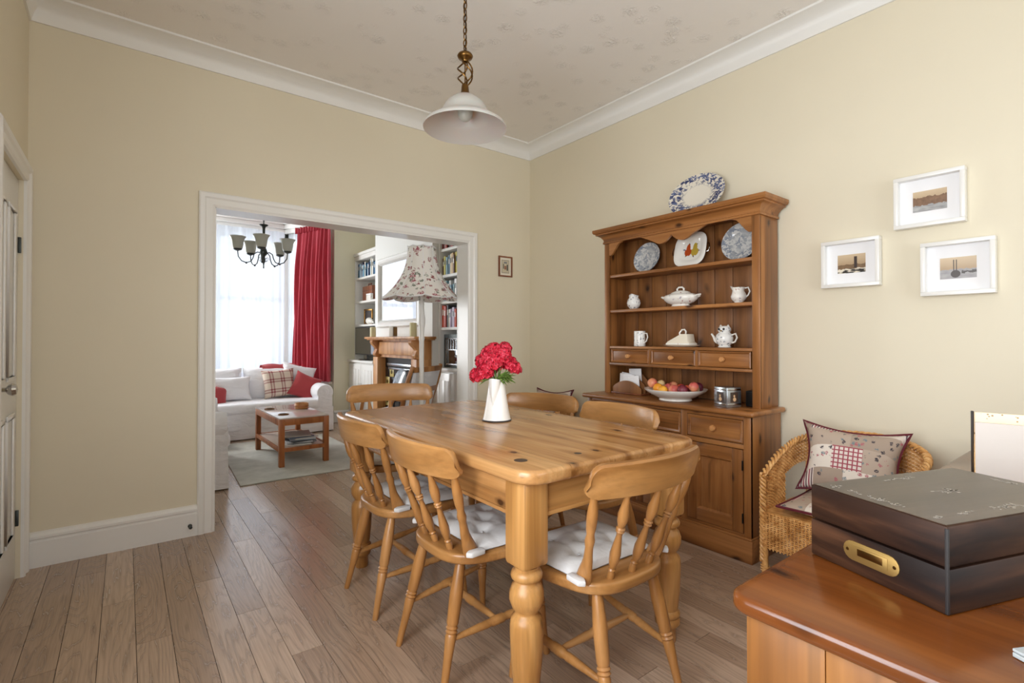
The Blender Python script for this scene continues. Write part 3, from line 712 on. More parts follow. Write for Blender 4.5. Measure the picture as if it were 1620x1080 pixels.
def make_pad():
    """tufted cotton pad with tie flaps; origin at the floor below the seat centre"""
    z0, n = .425, 44; tf = [(-.085, .0), (.085, .0), (-.085, .135), (.085, .135), (0, .068)]
    m = MB()
    def outline(a, b): return a * (.190 + .008 * b), .068 + b * .142
    def top(u, v):
        a, b = 2 * u - 1, 2 * v - 1; x, y = outline(a, b)
        z = z0 + .006 + .034 * max(0, 1 - abs(a) ** 5) ** .5 * max(0, 1 - abs(b) ** 5) ** .5
        for tx, ty in tf: d_ = math.hypot(x - tx, y - ty); th_ = math.atan2(y - ty, x - tx); z -= .024 * math.exp(-d_ * d_ / .0008) + .006 * math.exp(-d_ / .05) * max(0, math.cos(th_ * 4)) ** 4
        return x, y, z
    m.grid(top, n, n)
    def bot(u, v):
        a, b = 1 - 2 * u, 2 * v - 1; x, y = outline(a, b); return x, y, z0 + .004 - .003 * (1 - abs(a) ** 4) * (1 - abs(b) ** 4)
    m.grid(bot, n, n)
    o = part('seat_pad', m, 'pad', angle=70)
    for s in (-1, 1):
        part('tie_flap', MB().prism([(s * .178, -.068), (s * .206, -.068), (s * .209, -.122), (s * .192, -.138), (s * .178, -.118)], 'z', z0 + .002, z0 + .020), 'pad', o, bevel=.005)
    for tx, ty in tf: part('tuft_button', MB().ball((tx, ty, z0 + .0235), (.006, .006, .003), 8, 4), 'pad', o)
    return o
G1 = 'spindle-back chairs round the dining table'; G2 = 'tufted seat pads on the dining chairs'
chairs = [  # x, y, facing angle from +y (ccw), scale, chair label, pad label
    (1.243, 1.147, -1, 1.0, 'honey beech spindle-back chair at the table end beside the dark wooden box', 'white tufted cotton seat pad on the chair beside the dark wooden box'),
    (1.016, 1.578, -90, 1.0, 'spindle-back chair on the open floor side of the table, next to the end chair', 'cream seat pad on the open floor side chair beside the end chair'),
    (1.012, 2.122, -90, 1.0, 'spindle-back chair on the open floor side of the table, closer to the opening', 'cream seat pad on the open floor side chair closer to the wide opening'),
    (1.262, 2.775, 162, 1.06, 'honey beech spindle-back chair at the table end in front of the wide opening', 'cream seat pad on the chair in front of the wide opening'),
    (1.803, 2.236, 112, 1.0, 'spindle-back chair on the dresser side of the table, behind the white jug', 'cream seat pad on the dresser side chair behind the white jug'),
    (1.785, 1.705, 90, 1.0, 'spindle-back chair on the dresser side of the table, before the fruit bowl', 'cream seat pad on the dresser side chair in front of the fruit bowl')]
proto = pad = None
for cx, cy, an, scl, lab, plab in chairs:
    if proto is None: proto = make_chair('dining_chair', lab, G1); pad = make_pad(); c, p = proto, pad
    else: c = copy_tree(proto); p = copy_tree(pad)
    tag(c, lab, 'chair', G1); tag(p, plab, 'cushion', G2)
    for o in (c, p): o.location = (cx, cy, 0); o.rotation_euler = (0, 0, R(an)); o.scale = (scl,) * 3

# ------------------------------------------------------------------ jug of red flowers
JX, JY, JZ = 1.335, 1.845, .771
t = thing('flower_jug', 'tall white enamel jug holding the red flowers on the table', 'jug', (JX, JY, JZ), R(-146))
part('rubber_base', MB().lathe([(0, 0), (.066, 0), (.067, .003), (.064, .006), (0, .006)], 28), plain('dark_grey_rim', (62, 60, 62), .4), t)
def jug(u, v):
    a = 2 * PI * u; z = .005 + .178 * v; r = .064 - .030 * v ** .8
    aa = a if a <= PI else a - 2 * PI; wd = .95 * max(0, (v - .38) / .62); k = max(0, 1 - abs(aa) / wd) if wd > 1e-3 else 0
    q = r + .030 * k * max(0, (v - .38) / .62) ** .6
    return (q * math.cos(a), q * math.sin(a), z + .010 * k * v ** 6)
m = MB().grid(jug, 72, 30, cu=True)
m.grid(lambda u, v: tuple(c * (.94 if i < 2 else 1) for i, c in enumerate(jug(1 - u, v))), 72, 30, cu=True)
part('body', m, 'enamel', t, angle=22)
part('handle', MB().tube([(-.034, 0, .165), (-.062, 0, .168), (-.086, 0, .140), (-.090, 0, .105), (-.078, 0, .07), (-.052, 0, .052)], [.005, .006, .007, .007, .006, .005], 10), 'enamel', t)
random.seed(11)
def flower_head(n, r, name='flower_head'):
    m = MB()
    for i in range(n):
        zz = 1 - 1.55 * (i + .5) / n; a = i * 2.39996; rr = math.sqrt(max(0, 1 - zz * zz)); d = Vector((rr * math.cos(a), rr * math.sin(a), zz))
        d = (d + Vector([random.uniform(-.18, .18) for _ in range(3)])).normalized(); c = d * r * random.uniform(.86, 1.08)
        q = d.to_track_quat('Z', 'Y').to_matrix().to_4x4(); ps = random.uniform(.0085, .0115); a0 = random.uniform(0, PI)
        m.m = Matrix.Translation(c) @ q
        for k in range(5):
            b = a0 + k * 2 * PI / 5; u = Vector((math.cos(b), math.sin(b), 0)); w = Vector((-math.sin(b), math.cos(b), 0)); up = Vector((0, 0, 1))
            m.add([tuple(p) for p in (u * ps * .1, u * ps * .6 + w * ps * .5 + up * ps * .22, u * ps * 1.15 + w * ps * .25 + up * ps * random.uniform(.1, .45), u * ps * 1.15 - w * ps * .25 + up * ps * random.uniform(.1, .45), u * ps * .6 - w * ps * .5 + up * ps * .22)], [(0, 1, 2), (0, 2, 3), (0, 3, 4)])
    m.m = Matrix.Identity(4); m.ball((0, 0, -.003), r * .8, 8, 6)
    return m.mesh(name, angle=30)
heads = [flower_head(62, .034) for _ in range(3)]
# offsets in camera-right / depth / up from the jug mouth
rv, fv = Vector((.792, -.6105, 0)), Vector((.6105, .792, 0))
FL = [(-.086, .00, -.006, 1.0), (-.052, -.02, .012, 1.12), (-.062, .02, .058, 1.0), (-.012, -.025, .055, 1.15), (-.012, .02, .105, 1.1), (-.036, .0, .092, 1.0), (.028, -.015, .082, 1.05), (.034, .025, .116, .9), (.058, .01, .048, .95), (.080, .0, .030, .8), (.014, .04, .062, 1.1), (-.03, .04, .03, 1.0), (.095, .02, .018, .55)]
for i, (a, b, c, s) in enumerate(FL):
    p = Vector((JX, JY, JZ + .195)) + rv * a + fv * b + Vector((0, 0, c + .012))
    lab = 'tiny crimson sprig hanging over the rim of the white jug' if s < .6 else 'smaller crimson flower head at the leafy side of the white jug' if s < .85 else 'crimson flower head at the crown of the white jug bouquet' if c > .09 else 'full crimson flower head in the body of the white jug bouquet'
    fs_ = thing('red_flower', lab, 'flower', tuple(p), random.uniform(0, 6), 'red flowers in the white jug')
    fs_.scale = (s,) * 3
    link('flower_head', heads[i % 3], 'petal', fs_)
    base = Vector((JX, JY, JZ + .02)) + rv * a * .12 + fv * b * .12
    mi = Matrix.Rotation(-fs_.rotation_euler[2], 4, 'Z')
    neck = Vector((JX, JY, JZ + .185)) + rv * a * .28 + fv * b * .28
    part('stem', MB().tube([tuple(mi @ ((q - p) / s)) for q in (base, neck, p + (neck - p) * .35 + Vector((0, 0, -.004)), p)], .0028, 6), 'leaf', fs_)
    if a > -.04 or i in (0, 2):
        m = MB()
        for k in range(5 if a > 0 else 2):
            l0 = neck + Vector((0, 0, .004)); d = (rv * (random.uniform(.3, 1.1) if a > -.02 else -.5) + fv * random.uniform(-.9, .1) + Vector((0, 0, random.uniform(-.25, .55)))).normalized(); Lf = random.uniform(.045, .08)
            w = d.cross(Vector((0, 0, 1))).normalized() * .008; up = Vector((0, 0, .006))
            m.add([tuple(mi @ ((q - p) / s)) for q in (l0, l0 + d * Lf * .5 + w + up, l0 + d * Lf + Vector((0, 0, -.008)), l0 + d * Lf * .5 - w + up, l0 + d * Lf * .5 - up * .2)], [(0, 1, 4), (4, 1, 2), (4, 2, 3), (0, 4, 3)])
        part('leaf', m, 'leaf', fs_, angle=20)

# ------------------------------------------------------------------ pine dresser
DX0, DY_0, DY_1, DW = 2.50, 1.275, 2.405, .77           # front plane, right end, left end, worktop height
t = thing('pine_dresser', 'tall orange pine dresser with plate rack, spice drawers and panelled cupboards', 'dresser', (XR, (DY_0 + DY_1) / 2, 0))
ox, oy = XR, (DY_0 + DY_1) / 2
def D(x0, x1, y0, y1, z0, z1): return MB().box(x0 - ox, x1 - ox, y0 - oy, y1 - oy, z0, z1)
xb_ = XR - .022
part('carcass', D(DX0 + .028, xb_, DY_0 + .012, DY_1 - .012, .12, .742), 'dresser_z', t, bevel=.002)
part('side_panel', D(DX0 + .012, xb_, DY_0, DY_0 + .02, .12, .742), 'dresser_z', t, bevel=.002)
part('side_panel', D(DX0 + .012, xb_, DY_1 - .02, DY_1, .12, .742), 'dresser_z', t, bevel=.002)
m = D(DX0, xb_, DY_0 - .010, DY_1 + .010, 0, .115); m.box(DX0 + .004 - ox, xb_ - ox, DY_0 - .006 - oy, DY_1 + .006 - oy, .115, .126)
part('plinth', m, 'dresser_y', t, bevel=.004)
part('worktop', D(DX0 - .022, xb_, DY_0 - .028, DY_1 + .028, .742, DW), 'dresser_y', t, bevel=.011, seg=3)
# front frame: stiles and rails
st_ = .038; bays = 3; iw = (DY_1 - DY_0 - st_) / bays
def frame(m, x, y0, y1, z0, z1): m.box(x - ox, x + .02 - ox, y0 - oy, y1 - oy, z0, z1)
for i in range(bays + 1):
    y0 = DY_0 + i * iw
    part('stile', D(DX0 + .010, DX0 + .030, y0, y0 + st_, .125, .742), 'dresser_z', t, bevel=.002)
for z0, z1 in ((.722, .742), (.572, .598), (.125, .140)):
    part('rail', D(DX0 + .011, DX0 + .030, DY_0 + st_, DY_1 - st_, z0, z1), 'dresser_y', t, bevel=.002)
def knob(par, x, y, z, r=.017, mat='dresser_x'):
    part('knob', MB().at(Matrix.Translation((x - ox, y - oy, z)) @ Matrix.Rotation(R(-90), 4, 'Y')).lathe([(0, -.004), (r * .55, -.004), (r * .5, .006), (r * .62, .010), (r, .016), (r * 1.02, .022), (r * .8, .029), (0, .032)], 18), 'surround', par, label='pale turned wooden knob')
def moulded(name, y0, y1, z0, z1, x, par, lip=.018, panel_x=.008, ax='dresser_y'):
    """a framed front: flat field with a raised moulding round it"""
    d = part(name, D(x + .004, x + .022, y0, y1, z0, z1), ax, par, bevel=.001)
    mo = MB()
    ya, yb, za, zb = y0 - oy, y1 - oy, z0, z1
    o_ = [(ya, za), (yb, za), (yb, zb), (ya, zb)]
    vs, fs = [], []
    for ins, xx in ((0, .006), (0, -.002), (.005, -.004), (lip * .5, -.001), (lip * .8, .001), (lip, .004)):
        for k, (a, b) in enumerate(o_):
            vs.append((x + xx - ox, a + ins * (1 if k in (0, 3) else -1), b + ins * (1 if k < 2 else -1)))
    for i in range(5):
        for k in range(4): fs.append((i * 4 + k, i * 4 + (k + 1) % 4, i * 4 + 4 + (k + 1) % 4, i * 4 + 4 + k))
    part('moulding', mo.add(vs, fs), ax, d, angle=30)
    return d
for i in range(bays):
    y0, y1 = DY_0 + i * iw + st_, DY_0 + (i + 1) * iw
    d = moulded('drawer', y0 + .003, y1 - .003, .601, .719, DX0 + .012, t)
    knob(d, DX0 + .014, (y0 + y1) / 2, .66)
    # door: stiles, rails, recessed raised panel
    z0, z1 = .143, .569; dn = part('cupboard_door', D(DX0 + .020, DX0 + .028, y0 + .003, y1 - .003, z0, z1), 'dresser_z', t)
    for ya_, yb_ in ((y0 + .003, y0 + .060), (y1 - .060, y1 - .003)): part('door_stile', D(DX0 + .008, DX0 + .020, ya_, yb_, z0, z1), 'dresser_z', dn, bevel=.0015)
    for za_, zb_ in ((z0, z0 + .062), (z1 - .062, z1)): part('door_rail', D(DX0 + .008, DX0 + .020, y0 + .0605, y1 - .0605, za_, zb_), 'dresser_y', dn, bevel=.0015)
    vs, fs = [], []
    ya, yb, za, zb = y0 + .0605 - oy, y1 - .0605 - oy, z0 + .062, z1 - .062
    for ins, xx in ((0, .008), (.004, .007), (.010, .014), (.014, .019), (.05, .011), (.052, .0105)):
        for k, (a, b) in enumerate(((ya, za), (yb, za), (yb, zb), (ya, zb))):
            vs.append((DX0 + xx - ox, a + ins * (1 if k in (0, 3) else -1), b + ins * (1 if k < 2 else -1)))
    for i2 in range(5):
        for k in range(4): fs.append((i2 * 4 + k, i2 * 4 + (k + 1) % 4, i2 * 4 + 4 + (k + 1) % 4, i2 * 4 + 4 + k))
    fs.append((20, 21, 22, 23))
    part('door_panel', MB().add(vs, fs), 'dresser_z', dn, angle=20)
    knob(dn, DX0 + .008, y1 - .032 if i == 0 else y0 + .032, .415)
    for z in (.22, .49): part('hinge', D(DX0 + .002, DX0 + .012, (y0 + .001) if i == 0 else (y1 - .007), (y0 + .007) if i == 0 else (y1 - .001), z - .025, z + .025), 'iron', dn, bevel=.001)
# plate rack
HX, H0, H1, HT = 2.635, DY_0 + .012, DY_1 - .042, 1.845
for y0 in (H0, H1 - .022): part('rack_side', D(HX + .008, xb_, y0, y0 + .022, DW, HT), 'dresser_z', t, bevel=.002)
for y0, y1 in ((H0, H0 + .042), (H1 - .042, H1)): part('rack_stile', D(HX, HX + .016, y0, y1, DW, HT), 'dresser_z', t, bevel=.002)
nbk = 9; w_ = (H1 - H0 - .044) / nbk
for i in range(nbk):
    y0 = H0 + .022 + i * w_
    part('back_board', D(xb_ - .012, xb_, y0 + .0015, y0 + w_ - .0015, DW + .002, HT), 'back_board', t, bevel=.003)
part('back_sheet', D(xb_, xb_ + .004, H0 + .01, H1 - .01, DW, HT), 'dark', t)
S1, S2, SD1, SD0 = 1.578, 1.338, 1.090, .960
for z in (S1, S2): part('plate_shelf', D(HX + .006, xb_ - .013, H0 + .0225, H1 - .0225, z - .020, z), 'dresser_y', t, bevel=.004)
part('spice_top', D(HX + .002, xb_ - .013, H0 + .0225, H1 - .0225, SD1 - .018, SD1), 'dresser_y', t, bevel=.003)
part('spice_bottom', D(HX + .002, xb_ - .013, H0 + .0225, H1 - .0225, SD0 - .0, SD0 + .018), 'dresser_y', t, bevel=.003)
part('spice_bottom_bead', D(HX - .001, HX + .002, H0 + .0425, H1 - .0425, SD0 + .002, SD0 + .016), 'dresser_y', t, bevel=.001)
sw = (H1 - H0 - .084) / 3
for i in range(3):
    y0 = H0 + .042 + i * sw
    if i: part('divider', D(HX + .002, xb_ - .013, y0 - .008, y0 + .008, SD0 + .018, SD1 - .018), 'dresser_z', t, bevel=.001)
    d = moulded('spice_drawer', y0 + .010, y0 + sw - .010, SD0 + .021, SD1 - .021, HX + .006, t, .012)
    knob(d, HX + .008, y0 + sw / 2, (SD0 + SD1) / 2, .015)
# scalloped frieze
fz = []
yA, yB = H0 + .042, H1 - .042; Wd = yB - yA
for i in range(61):
    u = i / 60; d = abs(u - .5) * 2
    # two broad arches meeting in a small central ogee
    if d < .05: h = .052 + .024 * (1 - d / .05)
    elif d < .26: h = .052 - .020 * math.sin((d - .05) / .21 * PI)
    else: h = .052 + .055 * math.sin(min(1, (d - .26) / .58) * PI / 1.25) if d < .84 else max(.012, .052 + .055 * math.sin(PI / 1.25) - (d - .84) * .62)
    fz.append((yA + Wd * u - oy, HT - .145 + h))
pts = fz + [(yB - oy, HT), (yA - oy, HT)]
m = MB(); vs, fs = [], []
for i in range(60):
    (a, za), (b, zb) = fz[i], fz[i + 1]
    m.add([(HX - ox, a, za), (HX - ox, b, zb), (HX - ox, b, HT), (HX - ox, a, HT), (HX + .016 - ox, a, za), (HX + .016 - ox, b, zb), (HX + .016 - ox, b, HT), (HX + .016 - ox, a, HT)],
          [(0, 1, 2, 3), (7, 6, 5, 4), (0, 4, 5, 1), (3, 2, 6, 7)])
part('scalloped_frieze', m, 'dresser_y', t, angle=35)
part('rack_top', D(HX, xb_, H0, H1, HT - .018, HT), 'dresser_y', t, bevel=.001)
# crown moulding on three sides
pr = [(0, 1.796), (.008, 1.796), (.008, 1.808), (.003, 1.812), (.006, 1.826), (.018, 1.842), (.034, 1.852), (.044, 1.855), (.044, 1.863), (.054, 1.866), (.060, 1.876), (.060, 1.892), (0, 1.892)]
vs, fs = [], []
for d, z in pr: vs += [(xb_ - ox, H0 - d - oy, z), (HX - d - ox, H0 - d - oy, z), (HX - d - ox, H1 + d - oy, z), (xb_ - ox, H1 + d - oy, z)]
for i in range(len(pr) - 1):
    for k in range(3): fs.append((i * 4 + k, i * 4 + k + 1, i * 4 + 5 + k, i * 4 + 4 + k))
cr = MB().add(vs, fs)
part('crown_moulding', cr, 'dresser_y', t, angle=30)
part('crown_top', D(HX - .055, xb_, H0 - .055, H1 + .055, 1.876, 1.8915), 'dresser_y', t)

# ------------------------------------------------------------------ china on the dresser
def leaning(o, x, y, z, tilt, spin=0):
    """disc with local z axis turned to face -x and leaned back against the boards"""
    o.matrix_world = Matrix.Translation((x, y, z)) @ Matrix.Rotation(R(-90 + tilt), 4, 'Y') @ Matrix.Rotation(R(spin), 4, 'Z')
def plate_prof(r): return [(0, .004), (r * .55, .004), (r * .62, .007), (r * .70, .013), (r * .98, .021), (r, .022), (r, .019), (r * .72, .009), (r * .62, .002), (r * .55, 0), (0, 0)]
for y, r, lab in ((2.098, .103, 'small grey-blue transfer printed plate standing in the dresser rack'), (1.452, .113, 'large grey-blue transfer printed plate standing in the dresser rack')):
    o = part('dinner_plate', MB().lathe(plate_prof(r), 40), 'plate_blue', angle=60); leaning(o, xb_ - .066, y, S1 + .002 + r * math.cos(R(14)), 14)
    tag(o, lab, 'plate')
# square fruit-painted dish with wire handles
t = tag(thing('fruit_dish', 'white square china dish painted with two pears, standing in the dresser rack', 'dish'), 'white square china dish painted with two pears, standing in the dresser rack', 'dish')
def squircle(r, n, p=.62):
    out = []
    for k in range(n):
        a = 2 * PI * k / n; ca, sa = math.cos(a), math.sin(a); out.append((math.copysign(abs(ca) ** p, ca) * r, math.copysign(abs(sa) ** p, sa) * r))
    return out
m = MB(); vs, fs = [], []; n = 40
for r, z in ((.0, .004), (.06, .004), (.068, .008), (.076, .016), (.108, .024), (.110, .022), (.078, .010), (.066, .001), (0, 0)):
    for a, b in squircle(max(r, 1e-4), n): vs.append((a, b, z))
for i in range(8):
    for k in range(n): fs.append((i * n + k, i * n + (k + 1) % n, (i + 1) * n + (k + 1) % n, (i + 1) * n + k))
part('dish', m.add(vs, fs), 'china', t, angle=60)
for (px, py, c, rr) in ((.004, .022, (176, 74, 34), 1.4), (.004, -.024, (178, 152, 60), 1.5)):
    m = MB().at(Matrix.Translation((px, py, .0046)))
    m.prism([(-.026 * rr + .0, 0)] + [(-.010 * rr + .020 * rr * math.cos(a) - (.006 if math.cos(a) > .6 else 0), .017 * rr * math.sin(a)) for a in [R(q) for q in range(-160, 161, 20)]], 'z', 0, .0006)
    m.prism([(.004 * rr + .024 * rr * math.cos(a), .010 * rr * math.sin(a)) for a in [R(q) for q in range(0, 360, 24)]], 'z', 0, .0007)
    part('painted_pear', m, plain('painted_pear_%d' % c[0], c, .2), t)
for k in range(6):
    a = R(k * 60 + 20); part('painted_leaf', MB().at(Matrix.Translation((.0 + .042 * math.cos(a), .050 * math.sin(a), .0046)) @ Matrix.Rotation(a, 4, 'Z')).prism([(-.012, 0), (0, -.005), (.012, 0), (0, .005)], 'z', 0, .0005), plain('painted_leaf_%d' % k, [(96, 60, 36), (110, 104, 130), (84, 92, 50)][k % 3], .2), t)
for s in (-1, 1):
    part('handle', MB().tube([(-.03, s * .104, .016), (-.024, s * .122, .014), (.0, s * .128, .014), (.024, s * .122, .014), (.03, s * .104, .016)], .003, 8), 'chrome', t)
leaning(t, xb_ - .066, 1.772, S1 + .002 + .11 * math.cos(R(14)), 14)
# oval platter on top of the crown
m = MB().lathe(plate_prof(.19), 56)
o = part('oval_platter', m, 'platter', angle=60); o.scale = (.70, 1, .9)
o.matrix_world = Matrix.Translation((XR - .075, 1.742, 1.8925 + .131)) @ Matrix.Rotation(R(-90 + 14), 4, 'Y') @ Matrix.Diagonal((.70, 1, .9, 1))
tag(o, 'white oval platter with a dark blue flower border leaning on top of the dresser', 'platter')
# tureen
t = thing('tureen', 'white lidded china tureen with side handles on the middle dresser shelf', 'tureen', (2.705, 1.808, S2 + .001), R(90))
part('bowl', MB().lathe([(0, 0), (.052, 0), (.054, .006), (.048, .012), (.076, .022), (.096, .040), (.101, .056), (.098, .064), (.090, .062), (0, .06)], 36, 1.12, .72), 'china_floral', t, angle=60)
part('lid', MB().lathe([(.100, .064), (.094, .070), (.074, .076), (.060, .080), (.056, .086), (.030, .096), (0, .100)], 36, 1.1, .70), 'china_floral', t, angle=60)
part('lid_handle', MB().tube([(-.022, 0, .094), (-.024, 0, .108), (-.012, 0, .118), (.012, 0, .118), (.024, 0, .108), (.022, 0, .094)], .0055, 8), 'china', t)
for s in (-1, 1): part('side_handle', MB().tube([(s * .098, -.018, .050), (s * .122, -.020, .062), (s * .134, 0, .066), (s * .122, .020, .062), (s * .098, .018, .050)], .0055, 8), 'china', t)
def jug_thing(name, lab, x, y, z, prof, mat, hpts, rz, spout=.012, cat='jug'):
    t = thing(name, lab, cat, (x, y, z), R(rz)); H = prof[-1][1]
    def fn(u, v):
        a = 2 * PI * u; f = v * (len(prof) - 1); i = min(int(f), len(prof) - 2); r = prof[i][0] + (prof[i + 1][0] - prof[i][0]) * (f - i); zz = prof[i][1] + (prof[i + 1][1] - prof[i][1]) * (f - i)
        k = max(0, math.cos(a)) ** 5 * max(0, (zz / H - .6) / .4)
        return ((r + spout * k) * math.cos(a), r * math.sin(a), zz + k * spout * .8)
    m = MB().grid(fn, 28, (len(prof) - 1) * 2, cu=True)
    m.grid(lambda u, v: tuple(c * (.9 if i < 2 else 1) for i, c in enumerate(fn(1 - u, .35 + .65 * v))), 28, 10, cu=True)
    m.lathe([(0, .001), (prof[0][0], 0)], 28)
    part('body', m, mat, t, angle=70)
    if hpts: part('handle', MB().tube(hpts, .0042, 8), 'china', t)
    return t
jug_thing('cream_jug', 'small round white jug with blue sprigs at the wicker chair end of the middle shelf', 2.70, 2.163, S2 + .001, [(.024, 0), (.026, .004), (.040, .02), (.046, .04), (.040, .062), (.030, .076), (.033, .09)], 'china_blue', [(-.03, 0, .084), (-.048, 0, .092), (-.056, 0, .07), (-.052, 0, .045), (-.042, 0, .032)], 200)
jug_thing('milk_jug', 'small white cream jug with a pink band at the wall end of the middle shelf', 2.70, 1.435, S2 + .001, [(.022, 0), (.023, .005), (.038, .022), (.042, .036), (.034, .056), (.028, .066), (.034, .086)], 'china_floral', [(-.028, 0, .08), (-.050, 0, .084), (-.058, 0, .062), (-.050, 0, .042), (-.036, 0, .03)], 100, .014)
t = jug_thing('printed_mug', 'straight white china mug printed with green leaves on the spice drawer shelf', 2.70, 2.115, SD1 + .001, [(.036, 0), (.038, .004), (.037, .05), (.037, .1)], 'china_blue', [(-.036, 0, .086), (-.058, 0, .084), (-.064, 0, .06), (-.054, 0, .034), (-.036, 0, .022)], 90, 0, 'mug')
# wedge cheese dish
t = thing('cheese_dish', 'white wedge-shaped china cheese dish with loop handle on the spice drawer shelf', 'cheese dish', (2.70, 1.80, SD1 + .001), R(-90))
part('tray', MB().lathe([(0, 0), (.078, 0), (.105, .008), (.112, .012), (.104, .013), (.076, .006), (0, .006)], 36, 1.12, .66), 'cream_china', t, angle=60)
m = MB().prism([(-.082, .008), (.082, .008), (.076, .028), (.070, .030), (.066, .078), (.020, .078), (-.066, .036), (-.078, .028)], 'y', -.044, .044)
m.v = [((x * (1 - .9 * max(0, z - .008))), y * (1 - 2.2 * max(0, z - .01)), z) for x, y, z in m.v]
part('cover', m, 'cream_china', t, bevel=.005)
part('print_band', MB().box(-.080, .080, -.0452, .0452, .012, .022), 'china_floral', t, bevel=.001)
part('loop_handle', MB().tube([(-.010, 0, .064), (-.012, 0, .085), (.004, 0, .104), (.022, 0, .106), (.032, 0, .094), (.030, 0, .076)], .005, 8), 'china', t)
# owl teapot
t = thing('owl_teapot', 'white china owl-shaped teapot with spout on the spice drawer shelf', 'teapot', (2.70, 1.52, SD1 + .001), R(-90))
part('body', MB().lathe([(0, 0), (.034, 0), (.036, .004), (.030, .010), (.044, .03), (.049, .05), (.045, .07), (.034, .082), (.030, .086), (.036, .096), (.036, .108), (.026, .120), (0, .124)], 28), 'china_blue', t, angle=60)
for s in (-1, 1):
    part('ear', MB().at(Matrix.Translation((s * .022, 0, .112))).lathe([(.010, 0), (.006, .012), (0, .020)], 8), 'china', t)
    part('eye', MB().ball((s * .014, -.034, .104), (.007, .004, .007), 10, 6), 'dark', t)
part('beak', MB().at(Matrix.Translation((0, -.036, .094)) @ Matrix.Rotation(R(70), 4, 'X')).lathe([(.005, 0), (.003, .007), (0, .012)], 8), 'brass', t)
part('spout', MB().tube([(-.040, 0, .028), (-.058, 0, .040), (-.066, 0, .060), (-.080, 0, .078)], [.012, .009, .007, .005], 10), 'china', t)
part('handle', MB().tube([(.042, 0, .07), (.066, 0, .078), (.074, 0, .055), (.062, 0, .032), (.044, 0, .026)], .005, 8), 'china', t)
# fruit bowl and fruit
BXc, BYc = 2.615, 1.785
o = part('fruit_bowl', MB().at(0, 0, 0).lathe([(0, 0), (.092, 0), (.096, .004), (.092, .012), (.120, .026), (.158, .046), (.180, .064), (.182, .070), (.176, .069), (.150, .052), (.110, .032), (.07, .022), (0, .020)], 48), 'china', angle=60, loc=(BXc, BYc, DW + .001))
tag(o, 'wide white footed china bowl heaped with fruit on the dresser worktop', 'bowl')
fr = [(-.115, .02, 'potato', .030), (-.08, -.05, 'orange', .032), (-.145, -.02, 'peach', .031), (-.045, .03, 'peach', .034), (-.03, -.065, 'orange', .030), (.0, .06, 'apple', .033), (.02, -.03, 'peach', .036), (.05, .04, 'apple', .032), (.075, -.05, 'plum', .031), (.115, .01, 'potato', .027), (.14, -.03, 'peach', .029), (.095, .065, 'plum', .030), (-.07, .08, 'peach', .030), (-.02, .01, 'peach', .030), (.06, -.0, 'plum', .028)]
fname = {'potato': ('pear', 'pale yellow pear'), 'orange': ('orange', 'bright orange'), 'peach': ('peach', 'blushed pink peach'), 'apple': ('apple', 'red apple'), 'plum': ('plum', 'dark purple plum')}
random.seed(5)
# settle the fruit: start heaped, push overlapping neighbours apart, keep them on the bowl
pos = [[w * .95, -u * 1.02, .055 + r + (.03 if math.hypot(u, w) < .07 else 0), r * .98, k] for u, w, k, r in fr]
def bowl_z(d): return .022 + (.010 * d / .11 if d < .11 else .010 + (d - .11) * .62)
for it in range(400):
    for i in range(len(pos)):
        for j in range(i):
            p, q = pos[i], pos[j]; d = Vector((p[0] - q[0], p[1] - q[1], p[2] - q[2])); L = d.length; gap = (p[3] + q[3]) * 1.03 - L
            if gap > 0:
                d = d / L * gap * .5 if L > 1e-6 else Vector((0, 0, gap))
                for c in range(3): p[c] += d[c]; q[c] -= d[c]
    for p in pos:
        d = math.hypot(p[0], p[1]); lim = .148
        if d > lim: p[0] *= lim / d; p[1] *= lim / d; d = lim
        p[2] = max(p[2] - .0006, bowl_z(min(.18, d + p[3] * .5)) + p[3] * .99)
for x_, y_, z_, r, k in pos:
    px, py, z = BXc + x_, BYc + y_, DW + .001 + z_
    prof = [(0, -r * .93), (r * .25, -r * .97), (r * .62, -r * .78), (r * .94, -r * .34), (r, .04 * r), (r * .88, .48 * r), (r * .55, .84 * r), (r * .22, .94 * r), (.0, .84 * r)]
    if k == 'potato': prof = [(a * .92 if b < 0 else a * (1 - .35 * b / r), b * 1.15) for a, b in prof]
    o = tag(thing(fname[k][0], fname[k][1] + ' in the heaped white fruit bowl', 'fruit', (px, py, z), random.uniform(0, 6), 'fruit in the white bowl'), fname[k][1] + ' in the heaped white fruit bowl', 'fruit', 'fruit in the white bowl')
    o.rotation_euler = (random.uniform(-.7, .7), random.uniform(-.7, .7), random.uniform(0, 6))
    part('flesh', MB().lathe(prof, 18), k, o, angle=80)
    part('stalk', MB().tube([(0, 0, .80 * r), (.001, .001, .98 * r), (.003, 0, 1.12 * r)], .0014, 6), 'brown_case', o)
